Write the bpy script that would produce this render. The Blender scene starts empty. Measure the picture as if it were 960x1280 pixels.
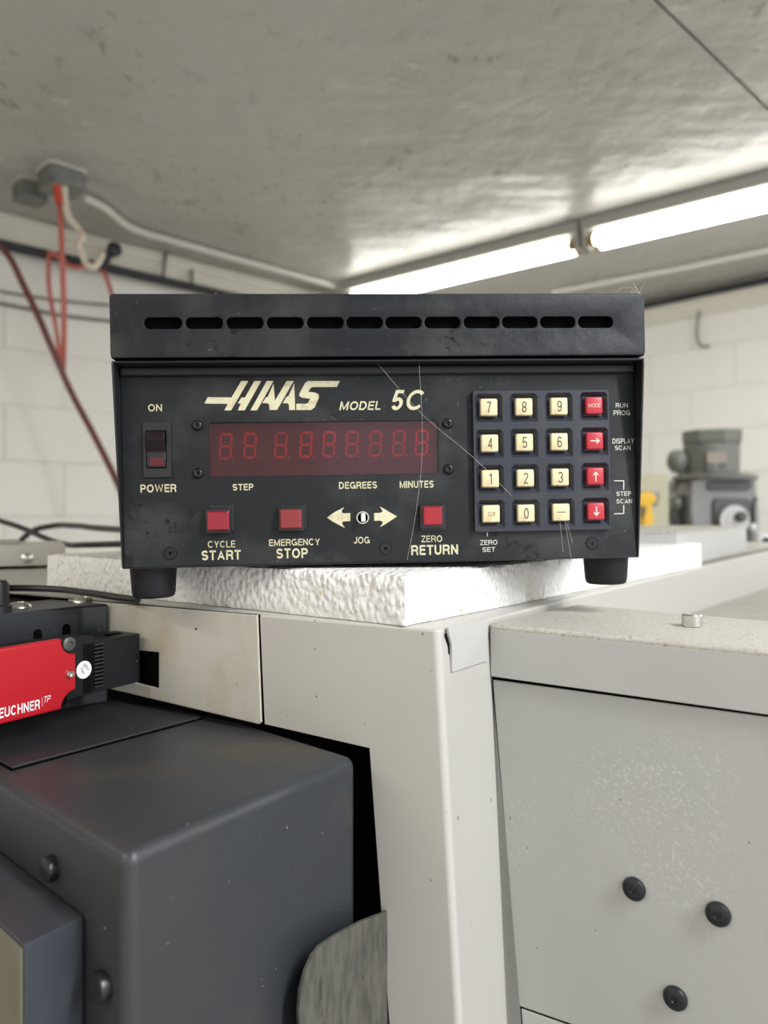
import bpy, bmesh, math, random
from mathutils import Vector, Matrix
random.seed(4)
PI = math.pi
R = math.radians
C = bpy.context.scene.collection
SC = bpy.context.scene

# ------------------------------------------------------------------ camera, world, lights, exposure
F = 950.0                    # focal length in pixels of the 960x1280 frame
H = 1.45                     # eye height above the floor
CX, CY = 480.0, 640.0
cd = bpy.data.cameras.new('camera')
cd.sensor_fit = 'VERTICAL'; cd.sensor_height = 36.0; cd.sensor_width = 27.0
cd.lens = F / 1280.0 * 36.0
cd.clip_start = 0.02
cd.dof.use_dof = True
cd.dof.focus_distance = 0.535
cd.dof.aperture_fstop = 5.4
cam = bpy.data.objects.new('camera', cd); C.objects.link(cam)
cam.location = (0, 0, H); cam.rotation_euler = (R(90), 0, 0)
SC.camera = cam

w = bpy.data.worlds.new('world'); SC.world = w; w.use_nodes = True
w.node_tree.nodes['Background'].inputs[0].default_value = (0.93, 0.955, 1.0, 1)
w.node_tree.nodes['Background'].inputs[1].default_value = 1.45   # added daylight; the room's rear right side is left open for it
SC.view_settings.view_transform = 'Standard'
SC.view_settings.look = 'None'
SC.view_settings.exposure = 0.12
SC.view_settings.gamma = 1.0
SC.view_settings.use_curve_mapping = False

def area(name, loc, rot, sx, sy, power, col=(1, 1, 1)):
    l = bpy.data.lights.new(name, 'AREA'); l.shape = 'RECTANGLE'; l.size = sx; l.size_y = sy
    l.energy = power; l.color = col
    o = bpy.data.objects.new(name, l); C.objects.link(o); o.location = loc; o.rotation_euler = rot
    return o
TUBE_EMIT = 11.0
# the workshop's other strip lights, behind and beside the camera, hanging under the ceiling
area('ceiling_lamp', (1.45, -0.85, H + 0.90), (0, 0, R(-45)), 2.4, 0.16, 85, (0.93, 0.95, 1.0))
area('ceiling_lamp', (-1.5, -0.2, H + 0.90), (0, 0, R(-45)), 2.3, 0.16, 24, (1.0, 0.96, 0.88))

area('ceiling_lamp', (2.35, 1.05, H + 0.92), (0, 0, R(-39.5)), 2.4, 0.16, 34, (0.95, 0.96, 1.0))

# ------------------------------------------------------------------ projection helpers (give real 3D points)
def ray(px, py): return Vector(((px - CX) / F, 1.0, -(py - CY) / F))
CAM = Vector((0, 0, H))
def pd(px, py, d): return CAM + ray(px, py) * d
def pz(px, py, z):                       # on the horizontal plane z above eye
    return CAM + ray(px, py) * (z / (-(py - CY) / F))
def pv(px, py, P, d):                    # on the vertical plane through P along d
    n = Vector((-d.y, d.x, 0)); r = ray(px, py)
    return CAM + r * ((P - CAM).dot(n) / r.dot(n))
def hdir(a, b):
    v = b - a; v.z = 0; return v.normalized()
def dirdeg(deg): return Vector((math.sin(R(deg)), math.cos(R(deg)), 0))
def toz(A, B, z):                        # continue line A-B to height z
    return A + (B - A) * ((z - A.z) / (B.z - A.z))

# ------------------------------------------------------------------ materials
def mat(name, col, rough=0.5, metal=0.0, spec=0.5, noise=None, bump=None, emit=None, coat=0.0):
    """noise: list of (scale, detail, lo, hi, colour2, stretch) blotch layers; bump: list of (kind, scale, strength, dist, stretch)"""
    m = bpy.data.materials.new(name); m.use_nodes = True
    nt = m.node_tree; N = nt.nodes; L = nt.links
    b = N['Principled BSDF']
    b.inputs['Base Color'].default_value = (*col, 1)
    b.inputs['Roughness'].default_value = rough
    b.inputs['Metallic'].default_value = metal
    b.inputs['Specular IOR Level'].default_value = spec
    b.inputs['Coat Weight'].default_value = coat
    if emit:
        b.inputs['Emission Color'].default_value = (*emit[0], 1)
        b.inputs['Emission Strength'].default_value = emit[1]
    tc = N.new('ShaderNodeTexCoord') if (noise or bump) else None
    def coords(stretch):
        mp = N.new('ShaderNodeMapping'); L.new(tc.outputs['Object'], mp.inputs[0])
        mp.inputs['Scale'].default_value = stretch or (1, 1, 1)
        return mp.outputs[0]
    if noise:
        cur = None
        for lay in noise:
            (sc, det, lo, hi, c2, st) = lay[:6]
            n = N.new('ShaderNodeTexNoise'); n.inputs['Scale'].default_value = sc; n.inputs['Detail'].default_value = det
            n.inputs['Roughness'].default_value = 0.6
            L.new(coords(st), n.inputs['Vector'])
            r = N.new('ShaderNodeMapRange'); L.new(n.outputs['Fac'], r.inputs[0])
            r.inputs[1].default_value = lo; r.inputs[2].default_value = hi; r.clamp = True
            mx = N.new('ShaderNodeMix'); mx.data_type = 'RGBA'
            if len(lay) > 6:                      # keep this layer to patches
                n2 = N.new('ShaderNodeTexNoise'); n2.inputs['Scale'].default_value = lay[6][0]; L.new(coords(None), n2.inputs['Vector'])
                r2 = N.new('ShaderNodeMapRange'); L.new(n2.outputs['Fac'], r2.inputs[0]); r2.inputs[1].default_value = lay[6][1]; r2.inputs[2].default_value = lay[6][2]
                mu_ = N.new('ShaderNodeMath'); mu_.operation = 'MULTIPLY'; L.new(r.outputs[0], mu_.inputs[0]); L.new(r2.outputs[0], mu_.inputs[1])
                L.new(mu_.outputs[0], mx.inputs[0])
            else:
                L.new(r.outputs[0], mx.inputs[0])
            if cur: L.new(cur, mx.inputs[6])
            else: mx.inputs[6].default_value = (*col, 1)
            mx.inputs[7].default_value = (*c2, 1)
            cur = mx.outputs[2]
        L.new(cur, b.inputs['Base Color'])
    if bump:
        prev = None
        for (kind, sc, strength, dist, st) in bump:
            if kind == 'noise':
                n = N.new('ShaderNodeTexNoise'); n.inputs['Detail'].default_value = 6; out = 'Fac'
            else:
                n = N.new('ShaderNodeTexVoronoi'); out = 'Distance'
                if kind == 'cells': n.feature = 'SMOOTH_F1'
            n.inputs['Scale'].default_value = sc
            L.new(coords(st), n.inputs['Vector'])
            bp = N.new('ShaderNodeBump'); bp.inputs['Strength'].default_value = strength; bp.inputs['Distance'].default_value = dist
            if kind != 'noise': bp.invert = True
            L.new(n.outputs[out], bp.inputs['Height'])
            if prev: L.new(prev, bp.inputs['Normal'])
            prev = bp.outputs[0]
        L.new(prev, b.inputs['Normal'])
    return m

M = {}
M['case'] = mat('black_textured_paint', (0.0070, 0.0078, 0.0105), 0.47, spec=0.30,
    noise=[(14, 7, .44, .68, (0.038, 0.038, 0.036), (1, 1, .6)), (85, 3, .57, .63, (0.002, 0.002, 0.0025), None, (16, .47, .57)), (200, 2, .70, .76, (0.09, 0.09, 0.088), None)],
    bump=[('noise', 900, .25, .0004, None), ('noise', 70, .45, .0012, None)])
M['panel'] = mat('black_anodised_panel', (0.0075, 0.0088, 0.0098), 0.50, spec=0.32,
    noise=[(12, 7, .46, .68, (0.036, 0.037, 0.035), (1, 1, 1.3)), (80, 3, .57, .63, (0.002, 0.002, 0.0025), None, (15, .49, .60)), (260, 2, .69, .75, (0.09, 0.09, 0.088), None, (8, .45, .6))],
    bump=[('noise', 1100, .15, .0003, None)])
M['caseside'] = mat('black_case_paint', (0.008, 0.008, 0.010), 0.5, bump=[('noise', 900, .2, .0004, None)])
M['rubber'] = mat('black_rubber', (0.006, 0.006, 0.007), 0.55, spec=.3, bump=[('noise', 300, .2, .0005, None)])
M['blackplastic'] = mat('black_plastic', (0.012, 0.012, 0.014), 0.38)
M['gloss'] = mat('glossy_dark_plastic', (0.010, 0.004, 0.006), 0.15)
M['keypad'] = mat('blue_black_keypad', (0.014, 0.017, 0.026), 0.42, bump=[('noise', 700, .2, .0003, None)],
    noise=[(30, 4, .55, .75, (0.03, 0.03, 0.034), None)])
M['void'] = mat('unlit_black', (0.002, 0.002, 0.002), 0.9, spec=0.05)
M['cream'] = mat('cream_key_plastic', (0.68, 0.57, 0.34), 0.45, noise=[(120, 4, .55, .75, (0.50, 0.39, 0.20), None)])
M['redkey'] = mat('red_key_plastic', (0.42, 0.018, 0.030), 0.38)
M['redbutton'] = mat('red_button_plastic', (0.30, 0.007, 0.014), 0.3)
M['redgloss'] = mat('deep_red_button_plastic', (0.24, 0.003, 0.018), 0.12, coat=0.3)
M['redfaded'] = mat('faded_red_button', (0.22, 0.022, 0.022), 0.45, noise=[(220, 3, .5, .7, (0.20, 0.02, 0.022), None)])
M['print'] = mat('cream_print', (0.58, 0.54, 0.35), 0.55, noise=[(150, 4, .54, .72, (0.40, 0.36, 0.22), None)])
M['printpale'] = mat('pale_print', (0.62, 0.61, 0.54), 0.55)
M['printdark'] = mat('dark_print', (0.055, 0.045, 0.03), 0.6)
M['printred'] = mat('pale_red_print', (0.75, 0.50, 0.42), 0.6)
M['digit'] = mat('dull_red_digit', (0.50, 0.024, 0.04), 0.5)
M['digitboard'] = mat('display_board', (0.050, 0.016, 0.018), 0.5, noise=[(45, 3, .5, .75, (0.075, 0.02, 0.024), None)])
M['nickel'] = mat('nickel_ring', (0.55, 0.53, 0.45), 0.25, metal=1.0)
M['steel'] = mat('zinc_steel', (0.62, 0.60, 0.56), 0.32, metal=1.0)
M['white'] = mat('white_plastic', (0.80, 0.80, 0.80), 0.4)
M['screw'] = mat('black_screw', (0.015, 0.015, 0.016), 0.3, metal=0.4)

m = bpy.data.materials.new('red_display_window'); m.use_nodes = True
nt = m.node_tree; nt.nodes.clear()
out = nt.nodes.new('ShaderNodeOutputMaterial'); tr = nt.nodes.new('ShaderNodeBsdfTransparent'); tr.inputs[0].default_value = (0.88, 0.62, 0.64, 1)
gl = nt.nodes.new('ShaderNodeBsdfGlossy'); gl.inputs['Roughness'].default_value = 0.12; gl.inputs[0].default_value = (0.9, 0.9, 0.9, 1)
df = nt.nodes.new('ShaderNodeBsdfDiffuse'); df.inputs[0].default_value = (0.07, 0.034, 0.04, 1)
mx = nt.nodes.new('ShaderNodeMixShader'); mx.inputs[0].default_value = 0.03
mx2 = nt.nodes.new('ShaderNodeMixShader')
nz = nt.nodes.new('ShaderNodeTexNoise'); nz.inputs['Scale'].default_value = 40; nz.inputs['Detail'].default_value = 4
tcx = nt.nodes.new('ShaderNodeTexCoord'); nt.links.new(tcx.outputs['Object'], nz.inputs[0])
mr = nt.nodes.new('ShaderNodeMapRange'); nt.links.new(nz.outputs[0], mr.inputs[0]); mr.inputs[1].default_value = .3; mr.inputs[2].default_value = .75; mr.inputs[3].default_value = .10; mr.inputs[4].default_value = .28
nt.links.new(mr.outputs[0], mx2.inputs[0]); nt.links.new(tr.outputs[0], mx2.inputs[1]); nt.links.new(df.outputs[0], mx2.inputs[2])
nt.links.new(mx2.outputs[0], mx.inputs[1]); nt.links.new(gl.outputs[0], mx.inputs[2]); nt.links.new(mx.outputs[0], out.inputs[0])
M['window'] = m

M['foam'] = mat('white_polystyrene', (0.82, 0.81, 0.775), 0.75, spec=0.25,
    noise=[(9, 5, .56, .78, (0.74, 0.66, 0.50), None), (60, 2, .70, .76, (0.55, 0.42, 0.24), None)],
    bump=[('cells', 250, 1.0, .0030, (1, 1, .8)), ('noise', 90, .45, .004, None), ('noise', 300, .3, .0012, None)])
M['sheet'] = mat('grey_beige_enamel', (0.46, 0.445, 0.40), 0.38, spec=0.5,
    noise=[(3.0, 4, .45, .8, (0.43, 0.415, 0.37), None), (140, 2, .74, .77, (0.10, 0.08, 0.06), None)],
    bump=[('noise', 500, .06, .0005, None)])
M['sheetold'] = mat('stained_beige_enamel', (0.50, 0.475, 0.41), 0.4, spec=0.5,
    noise=[(22, 6, .46, .76, (0.41, 0.36, 0.25), (1, 1, .6)), (60, 5, .55, .72, (0.31, 0.22, 0.12), (1, 1, .45), (13, .52, .70)), (120, 2, .73, .76, (0.08, 0.06, 0.04), None)],
    bump=[('noise', 500, .06, .0005, None)])
M['sheetpanel'] = mat('grey_panel_enamel', (0.40, 0.395, 0.368), 0.42, spec=0.45,
    noise=[(6, 3, .45, .8, (0.375, 0.375, 0.35), None), (420, 4, .54, .64, (0.50, 0.50, 0.46), (1, 1, 1), (9, .54, .74)), (230, 2, .755, .775, (0.10, 0.07, 0.05), None)],
    bump=[('noise', 400, .05, .0005, None)])
M['lid'] = mat('dusty_grey_enamel', (0.46, 0.44, 0.395), 0.55, spec=0.35,
    noise=[(420, 4, .45, .65, (0.33, 0.30, 0.24), None), (30, 5, .5, .75, (0.40, 0.37, 0.31), None), (260, 2, .69, .73, (0.12, 0.08, 0.05), None)],
    bump=[('noise', 500, .15, .001, None)])
M['tray'] = mat('grey_tray', (0.33, 0.31, 0.27), 0.6, noise=[(20, 5, .5, .75, (0.25, 0.23, 0.19), None), (160, 2, .70, .74, (0.08, 0.06, 0.04), None)])
M['cavity'] = mat('black_cavity_shade', (0.004, 0.004, 0.004), 0.8, spec=0.1)  # black that paints the shade in hollows and gaps
M['door'] = mat('dark_grey_machine_paint', (0.028, 0.031, 0.036), 0.42, spec=0.5,
    noise=[(5, 5, .45, .75, (0.042, 0.041, 0.038), (1, 1, 1)), (11, 5, .52, .74, (0.060, 0.050, 0.034), (.5, 1, 1)), (240, 2, .74, .77, (0.22, 0.21, 0.19), None)],
    bump=[('noise', 500, .12, .0006, None)])
M['doorplate'] = mat('charcoal_cover_plate', (0.022, 0.023, 0.025), 0.5,
    noise=[(8, 5, .5, .75, (0.036, 0.034, 0.030), (.4, 1, 1)), (200, 2, .73, .76, (0.2, 0.19, 0.17), None)], bump=[('noise', 400, .12, .0006, None)])
M['bracket'] = mat('black_machine_bracket', (0.022, 0.024, 0.028), 0.35, noise=[(160, 2, .70, .76, (0.12, 0.11, 0.09), None)], bump=[('noise', 300, .2, .0006, None)])
M['channel'] = mat('oily_grey_steel', (0.036, 0.040, 0.048), 0.36, noise=[(18, 5, .55, .62, (0.010, 0.010, 0.011), (1, 1, 1.4), (7, .48, .56)), (9, 4, .5, .75, (0.060, 0.058, 0.052), None)])
M['olive'] = mat('olive_seam_and_reflection', (0.16, 0.145, 0.10), 0.45, noise=[(10, 4, .5, .75, (0.12, 0.11, 0.08), None)])  # colours the seam strip, and a reflection on the channel end
M['galv'] = mat('corroded_galvanised_steel', (0.125, 0.12, 0.10), 0.5, metal=0.3,
    noise=[(120, 6, .42, .62, (0.075, 0.072, 0.06), (1.6, 1.6, .35)), (30, 5, .58, .72, (0.16, 0.145, 0.10), (1.5, 1.5, .6)), (90, 3, .66, .72, (0.05, 0.045, 0.03), (1, 1, .4))],
    bump=[('noise', 120, .4, .0015, (1, 1, .4))])
M['swred'] = mat('red_switch_cover', (0.43, 0.006, 0.014), 0.38, noise=[(25, 4, .55, .8, (0.35, 0.008, 0.015), None)])
M['swblack'] = mat('black_switch_body', (0.0075, 0.008, 0.010), 0.42, spec=.35, noise=[(300, 2, .72, .77, (0.15, 0.13, 0.10), None)])
M['cable'] = mat('black_cable_sheath', (0.012, 0.012, 0.013), 0.35)
M['block'] = mat('white_painted_block', (0.87, 0.85, 0.79), 0.65, spec=0.25,
    noise=[(4, 4, .5, .8, (0.82, 0.795, 0.725), None)], bump=[('noise', 60, .35, .004, None), ('noise', 9, .25, .01, None)])
M['mortar'] = mat('painted_mortar', (0.78, 0.765, 0.72), 0.8)
M['wood'] = mat('cream_painted_board', (0.76, 0.73, 0.63), 0.55, noise=[(3, 4, .5, .8, (0.68, 0.64, 0.53), None)])
M['osb'] = mat('painted_strand_board', (0.47, 0.455, 0.42), 0.36, spec=0.5,
    noise=[(1.6, 4, .45, .8, (0.42, 0.405, 0.365), None), (9, 5, .60, .78, (0.37, 0.345, 0.29), None), (38, 2, .705, .74, (0.30, 0.22, 0.13), None), (34, 4, .60, .66, (0.27, 0.26, 0.23), (1, .45, 1), (3, .48, .6)), (30, 4, .61, .67, (0.60, 0.59, 0.55), (.4, 1, 1), (3.4, .46, .6))],
    bump=[('voronoi', 15, .26, .008, (1, .22, 1)), ('voronoi', 13, .26, .008, (.22, 1, 1)), ('noise', 3, .5, .05, None), ('noise', 40, .18, .005, None)])
M['seam'] = mat('ceiling_backing', (0.06, 0.05, 0.04), 0.8)
M['floor'] = mat('workshop_concrete', (0.24, 0.23, 0.21), 0.7, noise=[(3, 5, .4, .7, (0.18, 0.17, 0.155), None)])
M['fixture'] = mat('grey_white_fixture_enamel', (0.42, 0.41, 0.37), 0.5)
M['tube'] = mat('lit_fluorescent_tube', (0.9, 0.9, 0.9), 0.4, emit=((1.0, 0.985, 0.91), TUBE_EMIT))
M['tubeend'] = mat('browned_tube_end', (0.30, 0.22, 0.09), 0.5)
M['conduit'] = mat('white_conduit', (0.66, 0.65, 0.60), 0.45)
M['ironpipe'] = mat('black_iron_pipe', (0.020, 0.022, 0.026), 0.4)
M['boxsteel'] = mat('galvanised_box_steel', (0.26, 0.27, 0.25), 0.45, metal=0.5, noise=[(30, 4, .4, .7, (0.16, 0.165, 0.15), None)])
M['redhose'] = mat('faded_red_hose', (0.52, 0.13, 0.10), 0.5)
M['darkhose'] = mat('dark_red_hose', (0.15, 0.045, 0.038), 0.45)
M['redtip'] = mat('bright_red_connector', (0.62, 0.07, 0.04), 0.5)
M['whitecord'] = mat('ivory_cord', (0.70, 0.64, 0.50), 0.5, noise=[(30, 3, .5, .7, (0.6, 0.42, 0.34), None)])
M['motor'] = mat('grey_green_motor_paint', (0.150, 0.158, 0.135), 0.42, noise=[(12, 4, .5, .75, (0.12, 0.125, 0.105), None)])
M['casting'] = mat('worn_grey_casting', (0.22, 0.22, 0.205), 0.28, metal=0.45, noise=[(10, 4, .45, .75, (0.20, 0.20, 0.18), None)])
M['castdark'] = mat('dark_grey_casting', (0.085, 0.085, 0.075), 0.4, metal=0.2)
M['plate'] = mat('bare_name_plate', (0.24, 0.20, 0.165), 0.4, metal=0.3)
M['dial'] = mat('pale_dial', (0.50, 0.50, 0.48), 0.35, metal=0.2)
M['yellow'] = mat('yellow_tool_plastic', (0.80, 0.46, 0.02), 0.4)
M['mesh'] = mat('cream_perforated_board', (0.50, 0.47, 0.33), 0.6, bump=[('voronoi', 160, .6, .003, None)])
M['cap'] = mat('black_plug', (0.012, 0.013, 0.015), 0.3)
M['lidgrey'] = mat('pale_grey_enamel', (0.43, 0.425, 0.40), 0.42, noise=[(5, 4, .45, .75, (0.40, 0.395, 0.365), None)])

# ------------------------------------------------------------------ object helpers
def wm(o):
    m = o.matrix_basis.copy()
    return (wm(o.parent) @ m) if o.parent else m
def empty(name, loc, label, cat, group=None, mtx=None):
    o = bpy.data.objects.new(name, None); C.objects.link(o); o.empty_display_size = 0.03
    if mtx is not None: o.matrix_basis = mtx
    else: o.location = loc
    o['label'] = label; o['category'] = cat
    if group: o['group'] = group
    return o
def link(name, me, m, parent=None, local=False, smooth=40, label=None):
    """one mesh object; geometry is in world space unless local"""
    o = bpy.data.objects.new(name, me); C.objects.link(o)
    if m is not None:
        me.materials.clear(); me.materials.append(M[m] if isinstance(m, str) else m)
    if parent:
        if not local: me.transform(wm(parent).inverted())
        o.parent = parent
    if smooth:
        for p in me.polygons: p.use_smooth = True
        try: me.set_sharp_from_angle(angle=R(smooth))
        except Exception: pass
        if len(me.polygons) < 2500:
            wn = o.modifiers.new('normals', 'WEIGHTED_NORMAL'); wn.keep_sharp = True
    if label: o['label'] = label
    return o
def tag(o, label, cat, group=None, kind=None):
    o['label'] = label; o['category'] = cat
    if group: o['group'] = group
    if kind: o['kind'] = kind
    return o
def struct(o): o['kind'] = 'structure'; return o
def mesh(bm, name='mesh'):
    bmesh.ops.recalc_face_normals(bm, faces=bm.faces)
    me = bpy.data.meshes.new(name); bm.to_mesh(me); bm.free(); return me
def join(*mes):
    bm = bmesh.new()
    for me in mes: bm.from_mesh(me)
    me = bpy.data.meshes.new('mesh'); bm.to_mesh(me); bm.free(); return me
def bev(bm, r, seg=2, edges=None):
    if r > 0: bmesh.ops.bevel(bm, geom=edges or list(bm.edges), offset=r, segments=seg, affect='EDGES', profile=0.5, clamp_overlap=True)
def box(x0, x1, y0, y1, z0, z1, r=0.0, seg=2, mtx=None):
    bm = bmesh.new(); bmesh.ops.create_cube(bm, size=1)
    for v in bm.verts:
        v.co = Vector((x0 + (v.co.x + .5) * (x1 - x0), y0 + (v.co.y + .5) * (y1 - y0), z0 + (v.co.z + .5) * (z1 - z0)))
    bev(bm, r, seg)
    if mtx is not None: bm.transform(mtx)
    return mesh(bm)
def prism(bottom, top, r=0.0, seg=2):
    """solid between two matching rings of 3D points"""
    bm = bmesh.new()
    a = [bm.verts.new(p) for p in bottom]; b = [bm.verts.new(p) for p in top]; n = len(a)
    bm.faces.new(a); bm.faces.new(b[::-1])
    for i in range(n): bm.faces.new((a[i], b[i], b[(i + 1) % n], a[(i + 1) % n]))
    bmesh.ops.recalc_face_normals(bm, faces=bm.faces)
    bev(bm, r, seg)
    return mesh(bm)
def extr(pts, vec, r=0.0, seg=2):
    return prism(pts, [p + vec for p in pts], r, seg)
def lathe(prof, seg=32, mtx=None):
    """prof: (r, z) pairs turned about z"""
    bm = bmesh.new(); rings = []
    for (r_, z) in prof:
        if r_ < 1e-6: rings.append([bm.verts.new((0, 0, z))])
        else: rings.append([bm.verts.new((r_ * math.cos(2 * PI * i / seg), r_ * math.sin(2 * PI * i / seg), z)) for i in range(seg)])
    for a, b in zip(rings, rings[1:]):
        for i in range(seg):
            j = (i + 1) % seg
            if len(a) == 1 and len(b) == 1: continue
            if len(a) == 1: bm.faces.new((a[0], b[i], b[j]))
            elif len(b) == 1: bm.faces.new((a[i], b[0], a[j]))
            else: bm.faces.new((a[i], b[i], b[j], a[j]))
    if len(rings[0]) > 1: bm.faces.new(rings[0])
    if len(rings[-1]) > 1: bm.faces.new(rings[-1])
    me = mesh(bm)
    if mtx is not None: me.transform(mtx)
    return me
def frame(o, x, y):
    """matrix with local x, y along the given world vectors"""
    x = x.normalized(); z = x.cross(y).normalized(); y = z.cross(x)
    m = Matrix.Identity(4)
    for i in range(3): m[i][0] = x[i]; m[i][1] = y[i]; m[i][2] = z[i]; m[i][3] = o[i]
    return m
def curve_mesh(cu):
    o = bpy.data.objects.new('t', cu); C.objects.link(o)
    dg = bpy.context.evaluated_depsgraph_get()
    me = bpy.data.meshes.new_from_object(o.evaluated_get(dg)); bpy.data.objects.remove(o); bpy.data.curves.remove(cu)
    return me
def plate(loops, t, mtx=None, bevel=0.0):
    """flat plate from 2D loops (first outline, rest holes), thickness t, in local XY; front face toward +z"""
    cu = bpy.data.curves.new('c', 'CURVE'); cu.dimensions = '2D'; cu.fill_mode = 'BOTH'
    for lp in loops:
        s = cu.splines.new('POLY'); s.points.add(len(lp) - 1)
        for p, q in zip(s.points, lp): p.co = (q[0], q[1], 0, 1)
        s.use_cyclic_u = True
    cu.extrude = max(t / 2 - bevel, 1e-6); cu.bevel_depth = bevel; cu.bevel_resolution = 2; cu.offset = -bevel
    me = curve_mesh(cu)
    bm = bmesh.new(); bm.from_mesh(me); bmesh.ops.remove_doubles(bm, verts=bm.verts, dist=1e-7)
    bmesh.ops.recalc_face_normals(bm, faces=bm.faces); bm.to_mesh(me); bm.free()
    if mtx is not None: me.transform(mtx)
    return me
def rrect(x0, y0, x1, y1, r, n=5):
    pts = []
    for (cx, cy, a0) in ((x1 - r, y1 - r, 0), (x0 + r, y1 - r, 90), (x0 + r, y0 + r, 180), (x1 - r, y0 + r, 270)):
        for i in range(n + 1):
            a = R(a0 + 90 * i / n); pts.append((cx + r * math.cos(a), cy + r * math.sin(a)))
    return pts
def tube(pts, r, res=6, smooth=True, cyc=False):
    cu = bpy.data.curves.new('c', 'CURVE'); cu.dimensions = '3D'; cu.bevel_depth = r; cu.bevel_resolution = 4; cu.resolution_u = res; cu.use_fill_caps = True
    if smooth:
        s = cu.splines.new('BEZIER'); s.bezier_points.add(len(pts) - 1)
        for b, p in zip(s.bezier_points, pts): b.co = p; b.handle_left_type = b.handle_right_type = 'AUTO'
    else:
        s = cu.splines.new('POLY'); s.points.add(len(pts) - 1)
        for b, p in zip(s.points, pts): b.co = (*p, 1)
    s.use_cyclic_u = cyc
    return curve_mesh(cu)
def ell(cx, cy, rx, ry, a0, a1, n=12):
    return [(cx + rx * math.cos(R(a0 + (a1 - a0) * i / n)), cy + ry * math.sin(R(a0 + (a1 - a0) * i / n))) for i in range(n + 1)]
def glyph(c, h):
    """centre lines of a plain grotesque capital or figure, cap height 1, stroke 2h; returns width, open lines, closed lines"""
    t = .5 - h; ry = t / 2
    if c == 'A': w = .92; return w, [[(h * 1.05, 0), (w / 2, 1 - h * .9), (w - h * 1.05, 0)], [(w * .24, .31), (w * .76, .31)]], []
    if c == 'C': w = .92; return w, [ell(w / 2, .5, w / 2 - h, t, 42, 318, 18)], []
    if c == 'D': w = .86; return w, [], [[(h, h), (h, 1 - h)] + ell(w * .45, .5, w * .55 - h, t, 90, -90, 12)]
    if c == 'E': w = .72; return w, [[(h, 0), (h, 1)], [(0, 1 - h), (w, 1 - h)], [(0, .52), (w * .93, .52)], [(0, h), (w, h)]], []
    if c == 'G': w = .96; return w, [ell(w / 2, .5, w / 2 - h, t, 42, 335, 18), [(w * .55, .44), (w - h * .8, .44), (w - h * .8, 0)]], []
    if c == 'H': w = .84; return w, [[(h, 0), (h, 1)], [(w - h, 0), (w - h, 1)], [(h, .52), (w - h, .52)]], []
    if c == 'I': w = 2 * h; return w, [[(h, 0), (h, 1)]], []
    if c == 'J': w = .64; return w, [[(w - h, 1)] + ell(w / 2, .3, w / 2 - h, .3 - h, 0, -175, 10)], []
    if c == 'L': w = .66; return w, [[(h, 1), (h, 0)], [(0, h), (w, h)]], []
    if c == 'M': w = 1.0; return w, [[(h, 0), (h, 1)], [(w - h, 0), (w - h, 1)], [(h, 1 - h * .4), (w / 2, h * .6), (w - h, 1 - h * .4)]], []
    if c == 'N': w = .84; return w, [[(h, 0), (h, 1)], [(w - h, 0), (w - h, 1)], [(h, 1 - h * .6), (w - h, h * .6)]], []
    if c == 'O': w = .98; return w, [], [ell(w / 2, .5, w / 2 - h, t, 0, 345, 23)]
    if c in 'PR':
        w = .78 if c == 'P' else .84; m = .46 if c == 'P' else .48; r_ = (1 - h - m) / 2
        L_ = [[(h, 0), (h, 1)], [(h, 1 - h), (w * .55, 1 - h)] + ell(w * .58, m + r_, w * .42 - h, r_, 90, -90, 8) + [(h, m)]]
        if c == 'R': L_.append([(w * .55, m), (w * .78, m - .08), (w * .84, m - .22), (w - h, 0)])
        return w, L_, []
    if c == 'S': w = .80; return w, [ell(w / 2, .5 + ry, w / 2 - h, ry, 22, 250, 12) + ell(w / 2, .5 - ry, w / 2 - h, ry, 70, -158, 12)], []
    if c == 'T': w = .76; return w, [[(w / 2, 0), (w / 2, 1)], [(0, 1 - h), (w, 1 - h)]], []
    if c == 'U': w = .82; return w, [[(h, 1)] + ell(w / 2, .34, w / 2 - h, .34 - h, 180, 360, 12) + [(w - h, 1)]], []
    if c == 'W': w = 1.25; return w, [[(h, 1), (w * .27, h * .5), (w / 2, 1 - h), (w * .73, h * .5), (w - h, 1)]], []
    if c == 'Y': w = .86; return w, [[(h, 1), (w / 2, .42), (w - h, 1)], [(w / 2, .45), (w / 2, 0)]], []
    if c == 'Z': w = .76; return w, [[(0, 1 - h), (w - h, 1 - h), (h, h), (w, h)]], []
    w = .56
    if c == '0': return w, [], [ell(w / 2, .5, w / 2 - h, t, 0, 345, 23)]
    if c == '1': w = .30; return w, [[(w - h, 0), (w - h, 1)], [(w - h, .93), (0, .78)]], []
    if c == '2': return w, [ell(w / 2, .72, w / 2 - h, .28 - h, 170, -35, 10) + [(h, h), (w, h)]], []
    if c == '3': return w, [ell(w / 2, .5 + ry, w / 2 - h, ry, 160, -85, 10), ell(w / 2, .5 - ry, w / 2 - h, ry, 85, -160, 10)], []
    if c == '4': return w, [[(w * .74, 0), (w * .74, 1)], [(w * .74, .96), (h, .28), (w, .28)]], []
    if c == '5': return w, [[(w - h, 1 - h), (w * .22, 1 - h), (w * .14, .5)] + ell(w / 2, .32, w / 2 - h, .32 - h, 135, -155, 12)], []
    if c == '6': return w, [ell(w / 2, .6, w / 2 - h, .4 - h, 30, 190, 8) + [(h, .35)]], [ell(w / 2, .31, w / 2 - h, .31 - h, 0, 340, 17)]
    if c == '7': return w, [[(0, 1 - h), (w - h, 1 - h), (w * .55, .5), (w * .36, 0)]], []
    if c == '8': return w, [], [ell(w / 2, .5 + ry, w / 2 - h * 1.2, ry, 0, 340, 17), ell(w / 2, .5 - ry, w / 2 - h, ry, 0, 340, 17)]
    if c == '9': return w, [ell(w / 2, .4, w / 2 - h, .4 - h, 210, 370, 8) + [(w - h, .65)]], [ell(w / 2, .69, w / 2 - h, .31 - h, 0, 340, 17)]
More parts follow.
